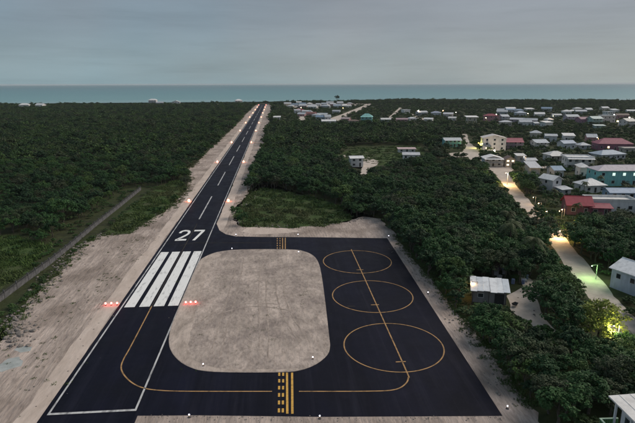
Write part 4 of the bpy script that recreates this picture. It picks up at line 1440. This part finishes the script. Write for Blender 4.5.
near_c = proto_collection('near_plants', [joined('tree', t) for t in TREES] + [joined('palm', p) for p in PALMS] + BUSH)      # 0-5 trees, 6-7 palms, 8-10 bushes
far_c = proto_collection('far_plants', [crown_mesh('far_tree', (2.9, 2.5, 3.2, 2.7)[i], 0.6, 6.0, 30, 20, 0.75, 70 + i, (M_SCRUB, M_LEAF3, M_LEAF2, M_LEAF4)[i], flat=0.95) for i in range(4)]
                         + [crown_mesh('far_bush', (1.9, 2.3)[i], 0.05, (2.0, 2.6)[i], 14, 12, 0.8, 80 + i, M_SCRUB) for i in range(2)])


def tuft_mesh(seed, n=26, r=0.5, h=0.5):
    g = random.Random(seed)
    v, f = [], []
    for _ in range(n):
        x, y, t = g.uniform(-r, r), g.uniform(-r, r), g.uniform(0, 6.28)
        w, hh = g.uniform(0.04, 0.09), h * g.uniform(0.4, 1.1)
        k = len(v)
        v += [(x - w * math.cos(t), y - w * math.sin(t), 0), (x + w * math.cos(t), y + w * math.sin(t), 0), (x + g.uniform(-.25, .25), y + g.uniform(-.25, .25), hh)]
        f.append([k, k + 1, k + 2])
    me = bpy.data.meshes.new('grass_tuft')
    me.from_pydata(v, [], f)
    me.materials.append(M_TUFT)
    return me


def rock_mesh(seed):
    g = random.Random(seed)
    b = MB().ball((0, 0, 0.15), 0.5, 0.6, 7, 5)
    b.v = [(x * g.uniform(0.7, 1.25), y * g.uniform(0.7, 1.25), z * g.uniform(0.75, 1.2)) for x, y, z in b.v]
    me = bpy.data.meshes.new('rubble_stone')
    me.from_pydata(b.v, [], b.f)
    me.materials.append(M_ROCK)
    return me


tuft_c = proto_collection('tufts', [tuft_mesh(i) for i in range(3)])
rock_c = proto_collection('stones', [rock_mesh(i) for i in range(4)])


def scatter(name, label, cat, pts, scl, rot, idx, coll):
    """one 'stuff' object: prototypes set on its points by geometry nodes"""
    me = bpy.data.meshes.new(name)
    n = len(pts)
    me.vertices.add(n)
    me.vertices.foreach_set('co', np.asarray(pts, np.float32).ravel())
    a = me.attributes.new('scl', 'FLOAT_VECTOR', 'POINT')
    a.data.foreach_set('vector', np.asarray(scl, np.float32).ravel())
    a = me.attributes.new('rot', 'FLOAT', 'POINT')
    a.data.foreach_set('value', np.asarray(rot, np.float32))
    a = me.attributes.new('idx', 'INT', 'POINT')
    a.data.foreach_set('value', np.asarray(idx, np.int32))
    o = bpy.data.objects.new(name, me)
    COL.objects.link(o)
    tag(o, label, cat, None, 'stuff')
    ng = bpy.data.node_groups.new(name, 'GeometryNodeTree')
    ng.interface.new_socket('Geometry', in_out='INPUT', socket_type='NodeSocketGeometry')
    ng.interface.new_socket('Geometry', in_out='OUTPUT', socket_type='NodeSocketGeometry')
    N, Lk = ng.nodes, ng.links
    gi, go = N.new('NodeGroupInput'), N.new('NodeGroupOutput')
    ci = N.new('GeometryNodeCollectionInfo')
    ci.inputs['Collection'].default_value = coll
    ci.inputs['Separate Children'].default_value = True
    ci.inputs['Reset Children'].default_value = True
    ip = N.new('GeometryNodeInstanceOnPoints')
    ip.inputs['Pick Instance'].default_value = True

    def attr(nm, ty):
        q = N.new('GeometryNodeInputNamedAttribute')
        q.data_type = ty
        q.inputs['Name'].default_value = nm
        return q.outputs['Attribute']
    cx = N.new('ShaderNodeCombineXYZ')
    Lk.new(attr('rot', 'FLOAT'), cx.inputs['Z'])
    e2r = N.new('FunctionNodeEulerToRotation')
    Lk.new(cx.outputs[0], e2r.inputs[0])
    Lk.new(gi.outputs[0], ip.inputs['Points'])
    Lk.new(ci.outputs[0], ip.inputs['Instance'])
    Lk.new(attr('idx', 'INT'), ip.inputs['Instance Index'])
    Lk.new(e2r.outputs[0], ip.inputs['Rotation'])
    Lk.new(attr('scl', 'FLOAT_VECTOR'), ip.inputs['Scale'])
    Lk.new(ip.outputs[0], go.inputs[0])
    md = o.modifiers.new('scatter', 'NODES')
    md.node_group = ng
    return o


# ------------------------------------------------------------------ plants: where they stand
def candidates(r0, r1, step):
    """jittered grid over the view wedge between two distances from the camera"""
    half = 0.66
    xs = np.arange(-r1 * 1.1, r1 * 1.1, step)
    ys = np.arange(r0 * 0.7, r1, step)
    X, Y = np.meshgrid(xs, ys)
    X = X.ravel() + rng.uniform(-0.42, 0.42, X.size) * step + CAM_X
    Y = Y.ravel() + rng.uniform(-0.42, 0.42, Y.size) * step
    dx, dy = X - CAM_X, Y
    r = np.hypot(dx, dy)
    az = np.arctan2(dx, dy) + YAW      # relative to the camera axis
    k = (r >= r0) & (r < r1) & (np.abs(az) < half)
    return X[k], Y[k], r[k]


def shore_y(X):
    s = np.array(sh)
    return np.interp(X, s[:, 0], s[:, 1])


NO_G = [GP(sandL_px), GP(sandR_px), apron_poly, [(-11, 0), (10.5, 0), (10.5, 1075), (-11, 1075)], Ls + Rs[::-1]] + list(yard_g.values())
DISC = np.array(HOUSE_DISC)
FENCE = np.array(resample(fl, 1.0, False))
# strips on the photo where the sandy street stays in view between the trees
KEEP = [((495, 166), (506, 181), 4.5, 200), ((507, 182), (535, 213), 4.0, 150), ((560, 246), (592, 287), 5.0, 110), ((592, 287), (622, 322), 5.5, 80), ((555, 242), (566, 243), 3.5, 130)]


def blocked(X, Y, H_, R_):
    """does a plant hide a house or lamp that the photo shows?"""
    bx, by, bz = project(np.stack([X, Y, np.zeros_like(X)], 1))
    tx, ty, tz = project(np.stack([X, Y, H_ * 0.97], 1))
    pr = F_PX * R_ * 0.8 / bz
    hit = np.zeros(X.shape, bool)
    for x0, y0, x1, y1, dd in HOUSE_BOX:
        hit |= (tx + pr > x0) & (tx - pr < x1) & (ty < y1) & (by > y0) & (bz < dd + 3)
    for (ax, ay), (cx, cy), hw, dd in KEEP:
        for t in np.linspace(0, 1, 8):
            qx, qy = ax + (cx - ax) * t, ay + (cy - ay) * t
            hit |= (np.abs(tx - qx) < hw + pr * 0.6) & (ty < qy + hw * 0.6) & (by > qy + 1)
    for nm in ('house_yard', 'shack_yard', 'small_yard', 'upper_street', 'forecourt', 'middle_lane', 'beach_lane', 'far_lane'):
        p = np.array(yards[nm])
        cx, cy = p.mean(0)
        for qx, qy in list(yards[nm]) + [(cx, cy)]:
            qx, qy = qx * 0.75 + cx * 0.25, qy * 0.75 + cy * 0.25
            hit |= (np.abs(tx - qx) < pr * 0.9) & (ty < qy) & (by > qy + 0.5)
    # the apron, taxiways, runway lights and their sandy edges stay in view
    return hit


def near_poly(poly, X, Y, dist):
    r = inside(poly, X, Y)
    P = np.array(resample(poly, 3.0))
    for q in P:
        r |= (np.hypot(X - q[0], Y - q[1]) < dist)
    return r


VILLAGE = [(430, 170), (470, 128), (560, 104), (660, 104), (660, 230), (560, 222), (530, 190), (500, 166)]
VILLAGE2 = [(275, 127), (280, 104), (660, 104), (660, 150), (430, 132), (380, 126)]
FIELD = [(335, 162), (345, 146), (425, 145), (432, 160), (400, 168), (362, 178)]
inst = {'near': [], 'far': []}
big = []
for (r0, r1, step, kind) in ((42, 150, 2.5, 'near'), (150, 300, 3.0, 'near'), (300, 560, 4.2, 'far'), (560, 1330, 6.0, 'far')):
    X, Y, r = candidates(r0, r1, step)
    px, py, pz = project(np.stack([X, Y, np.zeros_like(X)], 1))
    ok = Y < shore_y(X) - 6
    for p in NO_G:
        ok &= ~inside(p, X, Y)
    for cx, cy, cr in HOUSE_DISC:
        ok &= np.hypot(X - cx, Y - cy) > cr + 0.6
    X, Y, r, px, py = X[ok], Y[ok], r[ok], px[ok], py[ok]
    vil = inside(VILLAGE, px, py) | inside(VILLAGE2, px, py)
    fld = inside(FIELD, px, py) | inside(grass_px, px, py) | inside(grass2_px, px, py) | inside(grass3_px, px, py)
    left = X < -5
    n = X.size
    u = rng.random(n)
    # woods vary in height in large patches
    emergent = rng.random(n) < 0.05
    patch = np.sin(X * 0.041 + 1.3) * np.sin(Y * 0.033 + 0.4) + 0.6 * np.sin(X * 0.11 + Y * 0.07)
    Hh = np.where(left, 3.5 + 0.7 * patch, 4.9 + 0.8 * patch) + rng.normal(size=n) * 0.95 + emergent * 1.6
    Hh = np.where(left & (r < 160), Hh - 0.6, Hh)
    Hh = np.where(vil, rng.uniform(1.4, 4.2, n), Hh)
    Hh = np.where(fld, rng.uniform(0.5, 1.3, n), Hh)
    Hh = np.clip(Hh, 0.5, 7.5)
    keepv = np.where(fld, u < 0.20, np.where(vil, u < 0.62, np.where(left & (r < 170), u < 0.8, u < 0.93)))
    # keep a lower fringe beside the wall
    fd = np.full(n, 99.0)
    for q in FENCE[::2]:
        fd = np.minimum(fd, np.hypot(X - q[0], Y - q[1]))
    Hh = np.where(fd < 7, np.minimum(Hh, 0.9), Hh)
    keepv &= (fd > 2.6) | (u < 0.12)
    keepv &= fd > 1.2
    # crowns by the pavement edge must not hang over it
    edge = np.zeros(n, bool)
    R_ = Hh * 0.46
    keep = keepv & ~blocked(X, Y, Hh, R_)
    # blocked tall plants come back as low bushes if those hide nothing
    low = keepv & ~keep
    Hl = rng.uniform(0.8, 1.6, n)
    low &= ~blocked(X, Y, Hl, Hl * 0.8)
    Hh = np.where(low, Hl, Hh)
    keep |= low
    for i in np.nonzero(keep)[0]:
        big.append((X[i], Y[i], Hh[i], r[i], kind, bool(vil[i]), bool(left[i]), px[i], py[i], bool(fld[i])))

# the plants that show largest are trees of their own, the rest is stuff
tall = [b for b in big if b[2] > 2.6 and b[3] < 320 and -8 < b[7] < 643 and b[8] < 440]
tall.sort(key=lambda b: -b[2] / b[3])
solo = set(id(b) for b in tall[:292])
palm_ids = set()
for b in tall[:292]:
    if not b[6] and (b[7] > 500) and b[8] < 300 and random.random() < 0.05:
        palm_ids.add(id(b))
g_near, g_far = [], []


def solo_tree(name, label, cat, group, meshes, x, y, sc, rz, sxy=1.0):
    root = empty(name, (x, y, 0), rz)
    root.scale = (sc * sxy, sc * sxy, sc)
    tag(root, label, cat, group)
    for nm, me in zip(('trunk', 'crown'), meshes):
        o = bpy.data.objects.new(nm, me)
        COL.objects.link(o)
        o.parent = root
    return root


for b in big:
    x, y, hgt, r, kind, vil, left, px, py, fld = b
    rz = random.uniform(0, 6.28)
    if id(b) in solo:
        if id(b) in palm_ids:
            sc = random.uniform(1.0, 1.25)
            solo_tree('palm_tree', 'coconut palm with drooping fronds rising from the wood right of the apron', 'palm', 'palms in the right-hand wood', PALMS[random.randrange(2)], x, y, sc, rz)
        else:
            k = random.choice((0, 0, 3, 3, 2, 5, 1, 4))
            if left:
                lb, gp = 'low leafy tree in the dense scrub left of the boundary wall', 'trees of the left scrub'
            elif px > 560:
                lb, gp = 'dark leafy tree beside the sand street at right', 'trees along the sand street'
            elif px < 395 and py < 240:
                lb, gp = 'dark leafy tree in the wood beyond the upper taxiway', 'trees beyond the taxiway'
            elif py > 300:
                lb, gp = 'dark leafy tree in the wood between apron corner and shack yard', 'trees near the apron corner'
            elif 440 < px < 545 and 255 < py <= 300:
                lb, gp = 'dark leafy tree close to the tin-roofed shack and its junk heap', 'trees round the shack'
            elif px > 490 and py < 236:
                lb, gp = 'dark leafy tree on the left bank of the upper sand street', 'trees on the street bank'
            elif px < 398 + (py - 238) * 0.66 + 34:
                lb, gp = 'dark leafy tree on the wood edge facing the right side of apron', 'trees on the apron wood edge'
            else:
                lb, gp = 'dark leafy tree deep in the thick wood between apron and sand street', 'trees of the middle wood'
            solo_tree('tree', lb, 'tree', gp, TREES[k], x, y, hgt / 6.0, rz, random.uniform(0.95, 1.25))
        continue
    sc = hgt / 6.0
    if kind == 'near':
        if hgt < 2.4:
            s = hgt / 1.9
            g_near.append((x, y, s * 1.15, s * 1.15, s, rz, 8 + random.randrange(3)))
        elif vil and random.random() < 0.12:
            g_near.append((x, y, 0.7, 0.7, 0.75, rz, 6 + random.randrange(2)))
        else:
            w = random.uniform(0.95, 1.25)
            g_near.append((x, y, sc * w, sc * w, sc, rz, random.choice((0, 0, 3, 3, 2, 5, 5, 1, 4))))
    else:
        if hgt < 2.4:
            s = hgt / 2.1
            g_far.append((x, y, s * 1.4, s * 1.4, s, rz, 4 + random.randrange(2)))
        else:
            w = 1.5 if r > 560 else 1.15
            g_far.append((x, y, sc * w, sc * w, sc, rz, random.choice((0, 0, 0, 1, 1, 2, 3))))
print('PLANTS near', len(g_near), 'far', len(g_far), 'solo', len(solo))
for nm, lb, arr, coll in (('woodland', 'dark green scrub and woodland around the airstrip', g_near, near_c), ('far_woodland', 'low dark bush stretching away to the sea', g_far, far_c)):
    A = np.array(arr)
    P = np.stack([A[:, 0], A[:, 1], np.zeros(len(A))], 1)
    scatter(nm, lb, 'woodland', P, A[:, 2:5], A[:, 5], A[:, 6].astype(int), coll)
for qx, qy, hq in ((541, 229, 5.6), (546, 235, 6.0), (552, 224, 4.6), (537, 222, 5.4)):
    x, y = G(qx, qy)
    solo_tree('tree', 'dark leafy tree leaning over the narrow shaded stretch of sand street', 'tree', 'trees over the street', TREES[random.randrange(6)], x, y, hq / 6, random.uniform(0, 6))
# the big pale tree by the street and the lone shore tree
x, y = G(598, 343)
solo_tree('tree', 'large pale yellow-green tree lit by a lamp beside the sand street', 'tree', 'trees along the sand street', (TREES[3][0], crown_mesh('tree_crown', 3.1, 0.5, 6.0, 90, 40, 0.34, 99, leaf_mat('pale_leaves', (0.10, 0.135, 0.024), (0.26, 0.30, 0.065), (0.19, 0.215, 0.05)))), x, y, 1.22, 0.4)
x, y = 162.0, 1172.0
solo_tree('tree', 'lone dark tree standing out against the sea on the far shore', 'tree', None, TREES[5], x, y, 2.6, 0.4, 0.9)

# grass and rubble
gp = []
for poly, nn, smin, smax in ((GP(grass_px), 2600, 0.8, 1.6), (GP(grass2_px), 2000, 0.8, 1.7), (GP(grass3_px), 2200, 0.8, 1.7), (GP(grass4_px), 900, 1.2, 2.0)):
    P = np.array(poly)
    c = 0
    while c < nn:
        X = rng.uniform(P[:, 0].min(), P[:, 0].max(), 4000)
        Y = rng.uniform(P[:, 1].min(), P[:, 1].max(), 4000)
        k = np.nonzero(inside(poly, X, Y))[0][:nn - c]
        for i in k:
            q = math.sin(X[i] * 0.9 + 1.7 * math.sin(Y[i] * 0.31)) + math.sin(Y[i] * 0.55 + X[i] * 0.23) + rng.normal() * 0.7
            if q < -0.35:
                continue
            s = rng.uniform(smin, smax) * (0.75 + 0.3 * q)
            gp.append((X[i], Y[i], s * 1.3, s * 1.3, s * rng.uniform(0.5, 1.0), rng.uniform(0, 6.28), rng.integers(3)))
        c += max(len(k), 1)


def along(path, n, spread, smin, smax, arr, kmax, flat=1.0):
    Q = np.array(resample(path, 0.7, False))
    for _ in range(n):
        q = Q[rng.integers(len(Q))]
        s = smin + (smax - smin) * rng.random() ** 2.5
        arr.append((q[0] + rng.normal() * spread, q[1] + rng.normal() * spread, s * rng.uniform(0.8, 1.4), s, s * flat, rng.uniform(0, 6.28), rng.integers(kmax)))


rk = []
leftedge = GP(sandL_px)[1:16]
along(GP([(-20, 350), (0, 336), (14, 322), (38, 296), (58, 270), (84, 243), (104, 235)]), 420, 1.3, 0.12, 0.75, rk, 4)
along(GP([(104, 235), (128, 234), (152, 219), (172, 206), (186, 190), (190, 178)]), 160, 0.8, 0.12, 0.6, rk, 4)
along(GP([(-10, 352), (10, 345), (25, 335), (10, 320)]), 220, 1.5, 0.12, 0.9, rk, 4)
along(GP([(240, 226), (262, 180), (266, 150), (270, 125)]), 320, 2.0, 0.15, 0.7, rk, 4)
along(GP([(235, 220), (246, 226), (300, 227), (346, 223), (364, 218)]), 200, 0.6, 0.12, 0.6, rk, 4)
along(GP([(396, 240), (430, 282), (470, 335), (512, 400)]), 260, 1.2, 0.10, 0.45, rk, 4)
along(GP([(20, 410), (60, 350), (110, 280), (150, 230)]), 160, 3.0, 0.06, 0.28, rk, 4)
along(GP([(190, 300), (250, 310), (300, 320)]), 140, 5.0, 0.05, 0.16, rk, 4)
along(GP([(145, 416.5), (250, 418.5), (400, 419), (500, 418)]), 240, 0.25, 0.06, 0.2, rk, 4)
along(GP([(515, 270), (530, 285), (545, 320)]), 90, 1.8, 0.1, 0.5, rk, 4)
along(leftedge, 900, 1.1, 0.5, 1.3, gp, 3, 0.8)
along(GP([(398, 236), (434, 278), (466, 318), (504, 366), (532, 405)]), 700, 0.9, 0.5, 1.2, gp, 3, 0.8)
along(GP([(238, 216), (250, 194), (262, 165), (268, 140)]), 500, 1.2, 0.5, 1.3, gp, 3, 0.8)
along(GP([(190, 300), (230, 280), (300, 300), (250, 340), (200, 350)]), 150, 3.5, 0.25, 0.8, gp, 3, 0.5)
along(GP([(20, 390), (60, 330), (110, 270), (140, 240)]), 140, 3.0, 0.25, 0.8, gp, 3, 0.5)
A = np.array(gp)
scatter('grass', 'rough green grass tufts on the field edges beside the sand', 'grass', np.stack([A[:, 0], A[:, 1], np.full(len(A), 0.01)], 1), A[:, 2:5], A[:, 5], A[:, 6].astype(int), tuft_c)
A = np.array(rk)
scatter('rubble', 'pale stones and rubble strewn along the sand edges', 'rubble', np.stack([A[:, 0], A[:, 1], np.full(len(A), 0.0)], 1), A[:, 2:5], A[:, 5], A[:, 6].astype(int), rock_c)

# ------------------------------------------------------------------ air
hz = MB().box(-20500, -20500, -1.6, 20500, 20500, 40.2).build('haze', bpy.data.materials.new('haze_air'))
hz['kind'] = 'stuff'
hm = hz.data.materials[0]
hm.use_nodes = True
hm.node_tree.nodes.clear()
ho = hm.node_tree.nodes.new('ShaderNodeOutputMaterial')
hv = hm.node_tree.nodes.new('ShaderNodeVolumePrincipled')
hv.inputs['Color'].default_value = (0.86, 0.92, 0.97, 1)
hv.inputs['Density'].default_value = 5.0e-5
hm.node_tree.links.new(hv.outputs[0], ho.inputs['Volume'])
